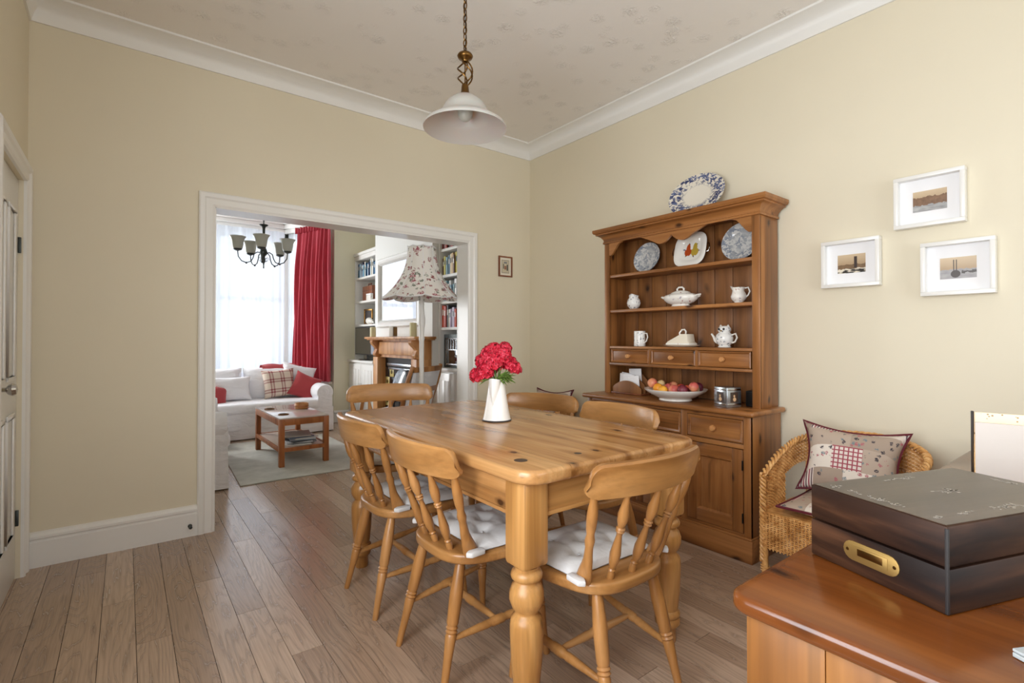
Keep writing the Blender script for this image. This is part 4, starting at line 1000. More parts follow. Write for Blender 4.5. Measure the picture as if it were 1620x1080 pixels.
# letter rack with letters
t = thing('letter_rack', 'carved brown wooden letter rack on the dresser worktop', 'letter rack', (2.745, 2.185, DW + .001), R(90))
def rackpanel(h, y): 
    return MB().prism([(-.12, 0), (.12, 0), (.12, h * .45)] + [(.12 - .24 * i / 16, h * (.45 + .55 * math.sin(PI * i / 16) ** .8)) for i in range(1, 16)] + [(-.12, h * .45)], 'y', y, y + .008)
part('base', B(-.125, .125, -.002, .105, 0, .010), 'brown_case', t, bevel=.002)
for h, y in ((.155, .004), (.120, .045), (.090, .088)): part('rack_panel', rackpanel(h, y), 'back_board', t, bevel=.0015)
for a, b, c, h, w, ro in ((-.02, .020, 0, .150, .10, 3), (.03, .060, 0, .112, .12, -4), (-.05, .075, 0, .104, .09, 5), (.06, .032, 0, .118, .085, -6)):
    o = part('letter', MB().box(-w / 2, w / 2, -.002, .002, 0, h), 'wire_white', bevel=.0005)
    o.matrix_world = Matrix.Translation((2.745, 2.185, DW + .012)) @ Matrix.Rotation(R(90), 4, 'Z') @ Matrix.Translation((a, b, 0)) @ Matrix.Rotation(R(ro), 4, 'Y') @ Matrix.Translation((0, 0, .004 + abs(math.sin(R(ro))) * w / 2))
    tag(o, 'white envelope standing in the carved letter rack', 'letter', 'letters in the rack')
# silver photo cube
t = thing('photo_cube', 'silver glass-sided cube picture frame on the dresser worktop', 'photo frame', (2.597, 1.447, DW + .001), R(72))
part('cube', B(-.048, .048, -.048, .048, 0, .108), 'silver', t, bevel=.003)
for an in range(0, 360, 90):
    M = Matrix.Rotation(R(an), 4, 'Z')
    p = part('picture', MB().at(M).box(-.024, .024, -.0495, -.048, .028, .082), plain('brown_photo_%d' % an, (64, 48, 40), .2), t)
    part('figure', MB().at(M @ Matrix.Translation((0, -.0502, .05))).ball((0, 0, .012), (.006, .001, .007), 8, 6).ball((.002, 0, -.006), (.011, .001, .011), 8, 6), plain('pale_figure_%d' % an, (206, 170, 130), .4), p)
    for z in (.014, .092): part('glass_strip', MB().at(M).box(-.045, .045, -.0505, -.048, z, z + .008), 'chrome', t, bevel=.001)
t = thing('black_speaker', 'small black speaker box in the dark corner of the dresser worktop', 'speaker', (2.735, 1.355, DW + .001))
part('case', B(-.045, .045, -.040, .040, 0, .085), 'dark', t, bevel=.006)
part('grille', B(-.048, -.045, -.034, .034, .008, .078), 'iron', t, bevel=.002)

# ------------------------------------------------------------------ pictures on the walls
def box_frame(lab, y0, y1, z0, z1, kind):
    w, h = y0 - y1, z1 - z0; cy, cz = (y0 + y1) / 2, (z0 + z1) / 2
    t = thing('box_picture_frame', lab, 'picture', (XR - .001, cy, cz), R(-90), 'white box frames on the dining room wall')
    # local x runs along the wall, y points into the wall, z up
    f = .017; d = -.045
    for b in ((-w / 2, w / 2, -h / 2, -h / 2 + f), (-w / 2, w / 2, h / 2 - f, h / 2), (-w / 2, -w / 2 + f, -h / 2 + f, h / 2 - f), (w / 2 - f, w / 2, -h / 2 + f, h / 2 - f)):
        part('frame_bar', B(b[0], b[1], d, 0, b[2], b[3]), 'white', t, bevel=.0015)
    part('mount', B(-w / 2 + f, w / 2 - f, -.010, -.002, -h / 2 + f, h / 2 - f), 'wire_white', t)
    part('print', B(-.060, .060, -.0115, -.010, -.046, .046), picture('sepia_harbour_' + kind, kind), t)
    return t
box_frame('white box frame with a sepia harbour town view, topmost of the three', .755, .505, 1.643, 1.878, 'town')
box_frame('white box frame with a sepia lighthouse view, next to the dresser', 1.062, .812, 1.396, 1.630, 'lighthouse')
box_frame('white box frame with a sepia view of moored boats, low beside the lighthouse one', .658, .413, 1.330, 1.565, 'boats')
t = thing('small_picture', 'small brown framed print on the wall beside the wide opening', 'picture', (2.58, YF - .001, 1.76))
for b in ((-.072, .072, -.088, -.076), (-.072, .072, .076, .088), (-.072, -.060, -.076, .076), (.060, .072, -.076, .076)): part('frame_bar', B(b[0], b[1], -.014, 0, b[2], b[3]), 'brown_case', t, bevel=.002)
part('mount', B(-.061, .061, -.006, -.001, -.077, .077), 'cream_china', t)
part('print_border', B(-.040, .040, -.0066, -.006, -.056, .056), plain('dark_line', (70, 72, 78), .6), t)
part('print', B(-.037, .037, -.0072, -.0066, -.053, .053), plain('pale_print', (196, 186, 160), .6), t)
for i, (a, b, c, d, col) in enumerate(((-.024, -.016, -.02, .022, (60, 60, 66)), (.014, .026, -.034, .018, (40, 36, 40)), (-.012, .010, -.026, .006, (150, 104, 84)), (-.016, .016, .026, .04, (120, 124, 130)))):
    part('figure', B(a, b, -.0078, -.0072, c, d), plain('print_figure_%d' % i, col, .6), t)

# ------------------------------------------------------------------ pendant lamp over the table
PX, PY = 1.18, 1.87
t = thing('pendant_lamp', 'frosted glass bell pendant on a bronze chain over the table', 'ceiling lamp', (PX, PY, 0))
def link_chain(par, z0, z1, L=.034, r=.0026, w=.0085, mat='bronze'):
    n = int((z1 - z0) / (L * .78)); stp = (z1 - z0) / n
    pts = [(w * math.cos(2 * PI * k / 14), 0, L / 2 * math.sin(2 * PI * k / 14)) for k in range(14)]
    me = MB().tube(pts, r, 6, True).mesh('chain_link')
    for i in range(n): link('chain_link', me, mat, par, (0, 0, z0 + (i + .5) * stp), (0, 0, R(90 * (i % 2) + 20)))
link_chain(t, 2.405, CZ - .02)
part('ceiling_rose', MB().lathe([(0, CZ - .03), (.02, CZ - .03), (.045, CZ - .018), (.05, CZ), (0, CZ)], 24), 'bronze', t)
part('flex', MB().tube([(.004 * math.sin(i * 1.1), .005 * math.cos(i * .9), 2.39 + i * .043) for i in range(11)], .002, 6), 'iron', t)
part('gallery_top', MB().lathe([(0, 2.415), (.008, 2.413), (.012, 2.402), (.030, 2.397), (.035, 2.388), (.030, 2.378), (.014, 2.370), (.012, 2.362), (0, 2.360)], 24), 'bronze', t, angle=60)
for k in range(4):
    pts = []
    for i in range(15):
        f = i / 14; a = k * PI / 2 + f * PI * 1.1; rr = .006 + .030 * math.sin(PI * f) ** .8; pts.append((rr * math.cos(a), rr * math.sin(a), 2.368 - f * .112))
    part('twist_bar', MB().tube(pts, .0036, 6), 'bronze', t)
part('centre_rod', MB().tube([(0, 0, 2.37), (0, 0, 2.25)], .003, 6), 'bronze', t)
part('lamp_holder', MB().lathe([(0, 2.262), (.014, 2.260), (.016, 2.25), (.018, 2.228), (.028, 2.212), (.032, 2.205), (0, 2.205)], 20), 'bronze', t, angle=50)
sp = [(.026, 2.212), (.052, 2.203), (.082, 2.178), (.100, 2.150), (.110, 2.128), (.124, 2.114), (.150, 2.101), (.176, 2.084), (.184, 2.072), (.183, 2.066), (.176, 2.070), (.150, 2.090), (.122, 2.104), (.104, 2.122), (.094, 2.148), (.076, 2.172), (.048, 2.196), (.024, 2.206)]
part('glass_shade', MB().lathe(sp + [sp[0]], 48), 'frost', t, angle=80)
part('bulb', MB().at(0, 0, 2.138).ball((0, 0, 0), (.034, .034, .040), 18, 12).lathe([(.014, .03), (.014, .07), (0, .07)], 14), 'opal', t, angle=80)

# ------------------------------------------------------------------ sideboard with the writing box and lamp
SBX, SBY0, SBY1, SBZ = .795, -.08, .449, .72
t = thing('pine_sideboard', 'long varnished pine sideboard with a rounded glossy top', 'sideboard', (SBX, SBY0, 0))
def S(x0, x1, y0, y1, z0, z1): return MB().box(x0 - SBX, x1 - SBX, y0 - SBY0, y1 - SBY0, z0, z1)
r = .035
pts = arc(SBX + r, SBY1 - r, r, 180, 90, 5) + [(2.80, SBY1), (2.80, SBY0)] + arc(SBX + r, SBY0 + r, r, 270, 180, 5)
part('top', MB().prism([(a - SBX, b - SBY0) for a, b in pts], 'z', SBZ - .030, SBZ), 'side_top', t, bevel=.010, seg=3)
for i in range(4):
    y0 = SBY0 + .03 + i * (SBY1 - SBY0 - .055) / 4; part('end_board', S(SBX + .022, SBX + .042, y0 + .0006, y0 + (SBY1 - SBY0 - .055) / 4 - .0006, .03, SBZ - .030), 'side_z', t, bevel=.001)
part('back_panel', S(SBX + .042, 2.78, SBY1 - .045, SBY1 - .025, .03, SBZ - .030), 'side_z', t)
part('carcass', S(SBX + .042, 2.78, SBY0 + .05, SBY1 - .046, .06, SBZ - .032), 'side_z', t)
for i in range(4):
    x0 = SBX + .06 + i * .48
    d = part('cupboard_door', S(x0, x0 + .46, SBY0 + .028, SBY0 + .049, .08, SBZ - .05), 'side_z', t, bevel=.004)
    part('knob', MB().at(Matrix.Translation((x0 + .40 - SBX, .028, .40)) @ Matrix.Rotation(R(90), 4, 'X')).lathe([(.009, 0), (.008, .012), (.017, .020), (.016, .028), (0, .033)], 16), 'side_z', d)
part('plinth', S(SBX + .03, 2.78, SBY0 + .04, SBY1 - .03, 0, .06), 'side_top', t, bevel=.003)
# writing box
an = math.atan2(-.336, .942); P0 = (.985, .200)
t = thing('writing_box', 'dark rosewood writing box with brass inset handle and pearl inlaid lid', 'box', (P0[0], P0[1], SBZ + .001), an)
Lb, Wb, zs, zh = .405, .236, .070, .135
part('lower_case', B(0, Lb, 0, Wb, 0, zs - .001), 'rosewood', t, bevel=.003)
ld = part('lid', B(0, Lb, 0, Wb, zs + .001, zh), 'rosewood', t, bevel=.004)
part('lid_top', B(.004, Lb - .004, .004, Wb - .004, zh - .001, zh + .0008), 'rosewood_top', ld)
pearl = NT('mother_of_pearl'); pearl.set(col=lin((150, 142, 132)), rough=.22)
MAT['pearl'] = pearl.m
random.seed(21)
def inlay(cx, cy, lx, ly, n):
    m = MB()
    for i in range(n):
        a, b = random.gauss(0, .36), random.gauss(0, .30); s = random.uniform(.0018, .0042); th = random.uniform(0, PI); x, y = cx + a * lx, cy + b * ly
        if abs(a) > 1 or abs(b) > 1: continue
        q = random.choice((3, 4, 5)); m.prism([(x + s * (1.6 if k % 2 else .8) * math.cos(th + 2 * PI * k / q), y + s * .7 * math.sin(th + 2 * PI * k / q)) for k in range(q)], 'z', zh + .0008, zh + .0013)
    part('pearl_inlay', m, 'pearl', ld)
for c in ((Lb / 2, Wb / 2, .035, .018, 34), (Lb / 2, .030, .055, .012, 30), (Lb / 2, Wb - .03, .055, .012, 26), (.030, Wb / 2, .012, .05, 26), (Lb - .03, Wb / 2, .012, .05, 22), (.03, .03, .014, .012, 8), (Lb - .03, .03, .014, .012, 8), (.03, Wb - .03, .014, .012, 8), (.10, .03, .03, .01, 10), (.30, .03, .03, .01, 10), (.03, .17, .01, .03, 8)): inlay(*c)
# inset brass handle on the short end facing the table
hb = [(.05 + .018, -.018)] 
def stadium(w, h, n=8): return [(w / 2 - h / 2 + h / 2 * math.cos(R(-90 + 180 * i / n)), h / 2 * math.sin(R(-90 + 180 * i / n))) for i in range(n + 1)] + [(-w / 2 + h / 2 + h / 2 * math.cos(R(90 + 180 * i / n)), h / 2 * math.sin(R(90 + 180 * i / n))) for i in range(n + 1)]
hp = part('handle_plate', MB().at(0, .118, .040).prism(stadium(.098, .034), 'x', -.0018, .001), 'brass', t, bevel=.0006, label='brass inset carrying handle plate')
part('handle_bail', MB().at(0, .118, .040).prism([(-.030, -.010), (.030, -.010), (.030, .010), (-.030, .010)], 'x', -.0028, -.0015), 'brass', hp, bevel=.0006)
part('handle_recess', MB().at(0, .118, .041).prism([(-.022, -.006), (.022, -.006), (.022, .006), (-.022, .006)], 'x', -.0034, -.0026), 'bronze', hp, bevel=.0004)
for s in (-1, 1): part('screw', MB().at(Matrix.Translation((-.0018, .118 + s * .041, .040)) @ Matrix.Rotation(R(-90), 4, 'Y')).lathe([(0, 0), (.003, 0), (.0024, .001), (0, .0012)], 10), 'bronze', hp)
part('corner_edging', MB().box(-.0006, .004, -.0006, .004, .002, zh - .004), plain('dark_grey_edging', (34, 30, 30), .6), t, bevel=.0008)
# lit panel lamp
t = thing('panel_lamp', 'lit square table lamp with frosted white panels behind the writing box', 'lamp', (1.845, .165, SBZ + .001), R(-77))
# local x runs along the front panel, local y towards the back
fw, fd, z0, z1 = .30, .11, .022, .205
part('base', B(-fw / 2 + .01, fw / 2 - .01, -fd / 2 + .012, fd / 2 - .012, 0, .012), 'iron', t, bevel=.003)
fp = [(-fw / 2, z0), (fw / 2, z0), (fw / 2, z1 - .004), (-fw / 2, z1 - .004)]
m = NT('lit_frosted_panel'); m.set(col=lin((206, 197, 189)), rough=.5, trans=.0); MAT['lamp_panel'] = m.m
sp_ = NT('speckled_lit_back_panel'); o_ = sp_.obj(); sp_.set(col=sp_.mix(sp_.math('LESS_THAN', sp_.vor(o_, 90)['Distance'], .22), lin((240, 226, 198)), lin((150, 130, 100))), rough=.6); MAT['lamp_back'] = sp_.m
m = MB(); vs, fs = [], []
for ins, yy in ((0, -fd / 2 + .014), (0, -fd / 2 + .004), (.018, -fd / 2)):
    for k, (a, b) in enumerate(fp): vs.append((a + ins * (1 if k in (0, 3) else -1), yy, b + (ins if k < 2 else -ins)))
for i in range(2):
    for k in range(4): fs.append((i * 4 + k, i * 4 + (k + 1) % 4, i * 4 + 4 + (k + 1) % 4, i * 4 + 4 + k))
fs += [(0, 3, 2, 1), (8, 9, 10, 11)]
part('front_panel', m.add(vs, fs), 'lamp_panel', t, angle=20, label='frosted white bevelled front panel')
part('back_panel', B(-fw / 2, fw / 2, fd / 2 - .010, fd / 2, z0, z1 + .012), 'lamp_back', t, bevel=.001)
for s in (-1, 1): part('side_frame', B(s * fw / 2 - .003, s * fw / 2 + .003, fd / 2 - .016, fd / 2 + .003, z0 - .01, z1 + .014), 'iron', t, bevel=.001)
for s in (-1, 1):
    for yy in (-fd / 2 + .007, fd / 2 - .005): part('foot', MB().box(s * (fw / 2 - .03) - .005, s * (fw / 2 - .03) + .005, yy - .005, yy + .005, 0, z0 + .002), 'iron', t)
bm_ = NT('glowing_bulb'); bm_.set(col=(1, .8, .5, 1), emit=(1, .72, .4, 1), estr=12.0)
part('bulb', MB().ball((0, 0, .09), (.018, .018, .03), 14, 10), bm_.m, t)
pl = bpy.data.lights.new('lamp_glow', 'POINT'); pl.energy = 2.6; pl.color = (1, .70, .38); pl.shadow_soft_size = .03
plo = bpy.data.objects.new('lamp_glow', pl); COL.objects.link(plo); plo.parent = t; plo.location = (0, 0, .06)
# folded paper on the sideboard
o = part('folded_paper', MB().box(-.10, .10, -.07, .07, 0, .006).box(-.10, .10, -.07, .07, .007, .011), plain('blue_grey_paper', (172, 178, 180), .5), bevel=.001, loc=(.985, .015, SBZ + .001), rot=(0, 0, R(-28)))
tag(o, 'pale blue grey folded paper on the sideboard below the writing box', 'paper')

# ------------------------------------------------------------------ wicker armchairs
def make_wicker():
    """facing +y locally; horseshoe of woven cane; origin on the floor under the seat centre"""
    t = thing('wicker_chair', 'golden wicker tub chair', 'chair')
    def plan(s):                                           # s -1..1 from the front of one arm round the back to the other
        a = s * PI * .5
        if abs(s) < .62: an = s / .62 * PI * .5; return (.262 * math.sin(an), -.02 - .235 * math.cos(an))
        f = (abs(s) - .62) / .38; return (math.copysign(.262 + .006 * f, s), -.02 + .275 * f)
    def rim(s): return .545 + .135 * max(0, math.cos(s * PI * .5)) ** .9 - .02 * max(0, abs(s) - .8) / .2
    def strands(z_lo, z_hi, s0, s1, rows, m, dense=34, amp=.0055, r=.0044):
        n = max(6, int(dense * (s1 - s0)))
        for k in range(rows):
            f = (k + .5) / rows; pts = []
            for i in range(2 * n + 1):
                s = s0 + (s1 - s0) * i / (2 * n); x, y = plan(s); e = 1e-3; xa, ya = plan(max(-1, s - e)); xb, yb = plan(min(1, s + e)); nx, ny = (yb - ya), -(xb - xa); L = math.hypot(nx, ny) or 1
                o = amp * math.cos(PI * (i + k)); z = z_lo(s) + (z_hi(s) - z_lo(s)) * f; pts.append((x + nx / L * o, y + ny / L * o, z))
            m.tube(pts, r, 4)
    def stakes(z_lo, z_hi, s0, s1, n, m):
        for i in range(n + 1):
            s = s0 + (s1 - s0) * i / n; x, y = plan(s); m.tube([(x, y, z_lo(s)), (x, y, z_hi(s))], .0035, 4)
    seat = .365
    # upper band all the way round, open gap, and woven arm fronts and back below
    m = MB(); lo = lambda s: rim(s) - .115; hi = lambda s: rim(s) - .008
    strands(lo, hi, -1, 1, 13, m); stakes(lo, hi, -1, 1, 68, m)
    o = part('back_band', m, 'wicker', t, angle=60); o['kind'] = 'stuff'
    for s0, s1 in ((-1, -.70), (-.42, .42), (.70, 1)):
        m = MB(); lo2 = lambda s: seat; hi2 = lambda s: rim(s) - .112
        strands(lo2, hi2, s0, s1, 13, m); stakes(lo2, hi2, s0, s1, int(34 * (s1 - s0)), m)
        o = part('woven_panel', m, 'wicker', t, angle=60); o['kind'] = 'stuff'
    m = MB(); lo3 = lambda s: .215 + .03 * math.cos(s * 3); hi3 = lambda s: seat
    strands(lo3, hi3, -1, 1, 16, m); stakes(lo3, hi3, -1, 1, 60, m)
    o = part('woven_apron', m, 'wicker', t, angle=60); o['kind'] = 'stuff'
    m = MB()                                               # front apron
    for k in range(17):
        z = .205 + .16 * (k + .5) / 17; m.tube([(-.265 + .53 * i / 36, .262 + .0058 * math.cos(PI * (i + k)), z) for i in range(37)], .0044, 4)
    for i in range(37): m.tube([(-.265 + .53 * i / 36, .262, .2), (-.265 + .53 * i / 36, .262, seat)], .0035, 4)
    o = part('front_apron', m, 'wicker', t, angle=60); o['kind'] = 'stuff'
    # plaited rim and front edges
    for ph in range(3):
        m = MB(); pts = []
        for i in range(181):
            s = -1 + 2 * i / 180; x, y = plan(s); a = i * .62 + ph * 2 * PI / 3; xo, yo = plan(0); rr = math.hypot(x, y) or 1
            pts.append((x + x / rr * .010 * math.cos(a), y + y / rr * .010 * math.cos(a), rim(s) + .002 + .010 * math.sin(a)))
        part('plaited_rim', m.tube(pts, .0062, 6), 'wicker', t)
        for sd in (-1, 1):
            m = MB(); pts = []
            for i in range(61):
                f = i / 60; z = rim(1) * (1 - f) + .14 * f; a = i * .75 + ph * 2 * PI / 3; x, y = plan(sd); pts.append((x + .010 * math.cos(a), y + .010 * math.sin(a), z))
            part('plaited_post', m.tube(pts, .0060, 6), 'wicker', t)
    part('seat', MB().prism([(-.258, .255), (.258, .255)] + [plan(s / 10) for s in range(9, -10, -1)], 'z', seat - .012, seat), 'wicker', t)
    for x, y in ((-.262, .25), (.262, .25), (-.18, -.19), (.18, -.19)):
        lg = part('leg', MB().turned((x, y, 0), (x, y, .24), [(0, .014), (.05, .015), (.5, .014), (1, .014)], 10), 'wicker', t)
        for z in (.045, .10): part('cane_wrap', MB().tube([(x + .0175 * math.cos(i * .7), y + .0175 * math.sin(i * .7), z + i * .0012) for i in range(22)], .003, 5), 'wicker', lg)
    return t
wk = make_wicker(); GW = 'wicker tub chairs beside the dresser'
wk.location = (2.545, .845, 0); wk.rotation_euler = (0, 0, R(92)); tag(wk, 'golden wicker tub chair between the dresser and the sideboard', 'chair', GW)
w2 = copy_tree(wk); w2.location = (2.54, 2.95, 0); w2.rotation_euler = (0, 0, R(94)); tag(w2, 'golden wicker tub chair in the corner beyond the dresser', 'chair', GW)
def make_cushion(name, lab, w, h, th, mat, loc, rot, pipe=None, cat='cushion', group=None, pinch=.10):
    o = part(name, MB().pillow(w, h, th, 18, pinch), mat, angle=80)
    if pipe: part('piping', MB().pillow_edge(w, h, .006, pinch), pipe, o, label='dark maroon piped edge')
    o.location = loc; o.rotation_euler = rot; return tag(o, lab, cat, group)
make_cushion('scatter_cushion', 'patchwork print cushion with maroon piping propped in the wicker chair by the sideboard', .42, .33, .13, 'patch', (2.625, .87, .575), (R(-16), R(2), R(-82)), 'maroon', pinch=.2)
make_cushion('scatter_cushion', 'patchwork print cushion with maroon piping propped in the corner wicker chair', .42, .33, .13, 'patch', (2.64, 2.92, .585), (R(-14), R(-2), R(-90)), 'maroon', pinch=.2)
for y, lab in ((.845, 'flat patchwork seat pad with maroon piping in the wicker chair by the sideboard'), (2.95, 'flat patchwork seat pad with maroon piping in the corner wicker chair')):
    make_cushion('seat_cushion', lab, .42, .42, .060, 'patch', (2.505, y, .399), (R(90), 0, R(92)), 'maroon', pinch=.04)

# ------------------------------------------------------------------ living room: sofas
def slip_sofa(name, lab, W_, D_, loc, rz, n_back=2, arm=.20):
    """slipcovered sofa facing local -y; origin at the floor centre of its front edge"""
    t = thing(name, lab, 'sofa', loc, rz); hw = W_ / 2
    def soft(mb, nm, bev, **k): return part(nm, mb, 'slip', t, bevel=bev, seg=4, **k)
    sk = MB()
    def skirt(u, v):
        # wavy valance round three sides
        L = [(-hw, D_), (-hw, .0), (hw, .0), (hw, D_)]; seg = u * 3; i = min(2, int(seg)); f = seg - i; x = L[i][0] + (L[i + 1][0] - L[i][0]) * f; y = L[i][1] + (L[i + 1][1] - L[i][1]) * f
        wv = .007 * math.sin(u * 95) * (1 - v); return (x + (math.copysign(wv, x) if i != 1 else 0), y - (wv if i == 1 else 0), .012 + .29 * v)
    sk.grid(skirt, 180, 5); part('valance', sk, 'slip', t, angle=70)
    soft(MB().box(-hw + .02, hw - .02, .03, D_ - .02, .06, .30), 'base', .03)
    soft(MB().box(-hw + arm * .8, hw - arm * .8, -.02, D_ - .22, .285, .405), 'seat_cushion', .045)
    soft(MB().box(-hw + .05, hw - .05, D_ - .20, D_, .28, .66), 'back', .06)
    for s in (-1, 1):
        m = MB().at(Matrix.Translation((s * (hw - arm / 2), D_ / 2, .475)) @ Matrix.Rotation(R(90), 4, 'X')).lathe([(0, -D_ / 2 + .0), (arm * .46, -D_ / 2 + .006), (arm * .52, -D_ / 2 + .03), (arm * .53, D_ / 2 - .03), (arm * .47, D_ / 2 - .006), (0, D_ / 2)], 24)
        m.at().box(s * hw - (arm * .86 if s > 0 else 0) + (-.012 if s > 0 else .012), s * hw + (arm * .86 if s < 0 else 0) + (-.012 if s > 0 else .012), .0, D_ - .02, .05, .46)
        part('arm', m, 'slip', t, angle=50)
    iw_ = (W_ - 2 * arm) / n_back
    for k in range(n_back):
        x0 = -hw + arm + k * iw_; o = part('back_cushion', MB().pillow(iw_ * .99, .42, .20, 16, .04), 'slip', t, angle=80, loc=(x0 + iw_ / 2, D_ - .26, .575), rot=(R(-12), 0, 0))
    return t
slip_sofa('slipcovered_sofa', 'white slipcovered sofa in front of the bay window', 1.82, .86, (1.14, 6.30, 0), 0)
slip_sofa('slipcovered_sofa', 'white slipcovered two seater just inside the wide opening', 1.35, .84, (.665, 4.985, 0), R(86))
tag(part('footstool', MB().box(-.20, .20, -.20, .20, .004, .17), 'slip', bevel=.06, seg=4, loc=(.66, 6.02, .011)), 'low white slipcovered footstool at the end of the rug', 'footstool')
make_cushion('scatter_cushion', 'cream and red plaid cushion on the bay window sofa', .39, .36, .14, 'plaid', (1.52, 6.73, .585), (R(-16), R(-3), R(4)))
make_cushion('scatter_cushion', 'plain red cushion leaning on the rolled sofa arm', .33, .33, .12, 'red_cloth', (1.80, 6.64, .535), (R(-22), R(24), R(-20)))
make_cushion('scatter_cushion', 'plain white cushion at the back of the bay window sofa', .42, .38, .13, 'slip', (1.76, 6.85, .62), (R(-14), R(14), R(-8)))
make_cushion('scatter_cushion', 'wide white cushion lying against the sofa back, beside the plaid one', .46, .30, .12, 'slip', (.98, 6.74, .545), (R(-18), 0, R(2)))
make_cushion('scatter_cushion', 'small red cushion at the far arm of the bay window sofa', .30, .26, .10, 'red_cloth', (.80, 6.62, .49), (R(-30), R(16), R(14)))
def throw(u, v):
    x = 1.36 + .46 * u; a = v * 2 - 1
    y = 6.985 + .125 * a + .006 * math.sin(u * 19 + v * 4); z = .815 - .10 * abs(a) ** 2.2 - .045 * max(0, u - .8) * 5 * (1 if a < 0 else .4) + .007 * math.sin(u * 13 + v * 9)
    return (x, y, z)
m = MB().grid(throw, 30, 14)
m.grid(lambda u, v: tuple(c - (.030 if i == 2 else 0) for i, c in enumerate(throw(1 - u, v))), 30, 14)
tag(part('throw_blanket', m, 'red_cloth', angle=80), 'folded red throw laid over the back of the bay window sofa', 'throw')

# rug, coffee table and what lies on it
m = MB().prism([(.705, 4.345), (1.86, 4.33), (1.875, 6.12), (.78, 6.13)], 'z', .001, .011)
tag(part('area_rug', m, 'rug', bevel=.003), 'pale grey wool rug under the coffee table', 'rug')
CX0, CX1, CY_0, CY_1, CTZ = 1.06, 1.49, 4.72, 5.66, .43
t = thing('coffee_table', 'square-legged teak coffee table with painted-glare top and lower shelf', 'coffee table', ((CX0 + CX1) / 2, (CY_0 + CY_1) / 2, .0115), R(1))
hx, hy = (CX1 - CX0) / 2, (CY_1 - CY_0) / 2; lg = .045
for sx in (-1, 1):
    for sy in (-1, 1): part('leg', B(sx * hx - (lg if sx > 0 else 0), sx * hx + (lg if sx < 0 else 0), sy * hy - (lg if sy > 0 else 0), sy * hy + (lg if sy < 0 else 0), 0, CTZ - .012), 'teak', t, bevel=.002)
for s in (-1, 1):
    for z0, z1 in ((CTZ - .068, CTZ - .013), (.130, .165)):
        part('rail', B(s * hx - (.022 if s > 0 else 0), s * hx + (.022 if s < 0 else 0), -hy + lg, hy - lg, z0, z1), 'teak', t, bevel=.002)
        part('rail', B(-hx + lg, hx - lg, s * hy - (.022 if s > 0 else 0), s * hy + (.022 if s < 0 else 0), z0, z1), 'teak', t, bevel=.002)
part('table_top', B(-hx + .001, hx - .001, -hy + .001, hy - .001, CTZ - .012, CTZ), plain('window_glare_top', (206, 196, 190), .16, coat=.4), t, bevel=.002, label='glossy top painted pale with window reflection')  # window reflection painted into the top's pale colour
part('shelf', B(-hx + .023, hx - .023, -hy + .023, hy - .023, .145, .160), plain('pale_shelf', (196, 176, 160), .3), t)
z = .0115 + CTZ + .001
for x, y, lab in ((1.13, 5.40, 'round cork coaster by the far leg of the coffee table'), (1.15, 4.93, 'round cork coaster by the near corner of the coffee table'), (1.33, 5.05, 'round cork coaster beside the wooden bowl')):
    if lab.endswith('bowl'): continue
    o = part('coaster', MB().lathe([(0, 0), (.044, 0), (.046, .002), (.046, .006), (.044, .008), (0, .008)], 24), plain('brown_cork', (126, 84, 50), .7), loc=(x, y, z)); tag(o, lab, 'coaster', 'coasters on the coffee table')
    part('rim_line', MB().lathe([(.036, .008), (.036, .0088), (.040, .0088), (.040, .008)], 24), plain('pale_cork_line', (170, 130, 90), .7), o)
o = part('wooden_bowl', MB().lathe([(0, 0), (.060, 0), (.064, .004), (.066, .052), (.063, .055), (.058, .052), (.056, .012), (0, .010)], 28), 'surround', loc=(1.40, 5.28, z), angle=50); tag(o, 'round turned wooden bowl on the coffee table', 'bowl')
part('band', MB().lathe([(.0665, .020), (.068, .022), (.068, .034), (.0665, .036)], 28), 'teak', o)
zz = .0115 + .161; random.seed(4)
mc = [(226, 226, 222), (120, 126, 130), (206, 210, 214), (60, 66, 72), (188, 196, 204), (230, 228, 220), (96, 110, 132), (170, 164, 156)]
mn = ['white', 'mid grey', 'silver grey', 'charcoal', 'pale blue', 'ivory', 'slate blue', 'stone']
for i, c in enumerate(mc):
    th_ = random.uniform(.007, .013); o = part('magazine', MB().box(-.11, .11, -.145, .145, 0, th_).box(-.108, .1105, -.143, .143, th_ * .2, th_ * .8), plain('magazine_cover_%d' % i, c, .35), loc=(1.30 + random.uniform(-.03, .03), 4.96 + random.uniform(-.02, .02), zz), rot=(0, 0, R(random.uniform(-14, 14))))
    zz += th_ + .0005
    tag(o, mn[i] + ' covered magazine in the stack on the coffee table shelf', 'magazine', 'magazines on the coffee table shelf')

# ------------------------------------------------------------------ curtains
def net(name, lab, pa, pb, z0, z1, waves, amp, nseg=220):
    (xa, ya), (xb, yb) = pa, pb; L = math.hypot(xb - xa, yb - ya); dx, dy = (xb - xa) / L, (yb - ya) / L; nx, ny = dy, -dx
    random.seed(int(waves * 10)); ph = [random.uniform(0, 6) for _ in range(4)]
    def fn(u, v):
        o = amp * (math.sin(u * waves * 2 * PI + ph[0]) + .6 * math.sin(u * waves * 3.7 * PI + ph[1] + v) + .5 * math.sin(u * waves * .9 * PI + ph[2] + v * 1.3)) * (.55 + .45 * v)
        return (xa + dx * L * u + nx * o, ya + dy * L * u + ny * o, z1 + (z0 - z1) * v)
    return tag(part(name, MB().grid(fn, nseg, 8), 'sheer', angle=80), lab, 'curtain', 'net curtains in the bay')
net('net_curtain', 'sheer white net curtain across the front of the bay', (C0 + .06, FB - .16), (C1 - .09, FB - .16), .42, 2.655, 11, .020)
net('net_curtain', 'sheer white net curtain on the angled bay side behind the red curtain', (C1 - .02, FB - .10), (BX1 - .045, YL + .13), .42, 2.655, 6, .014, 100)
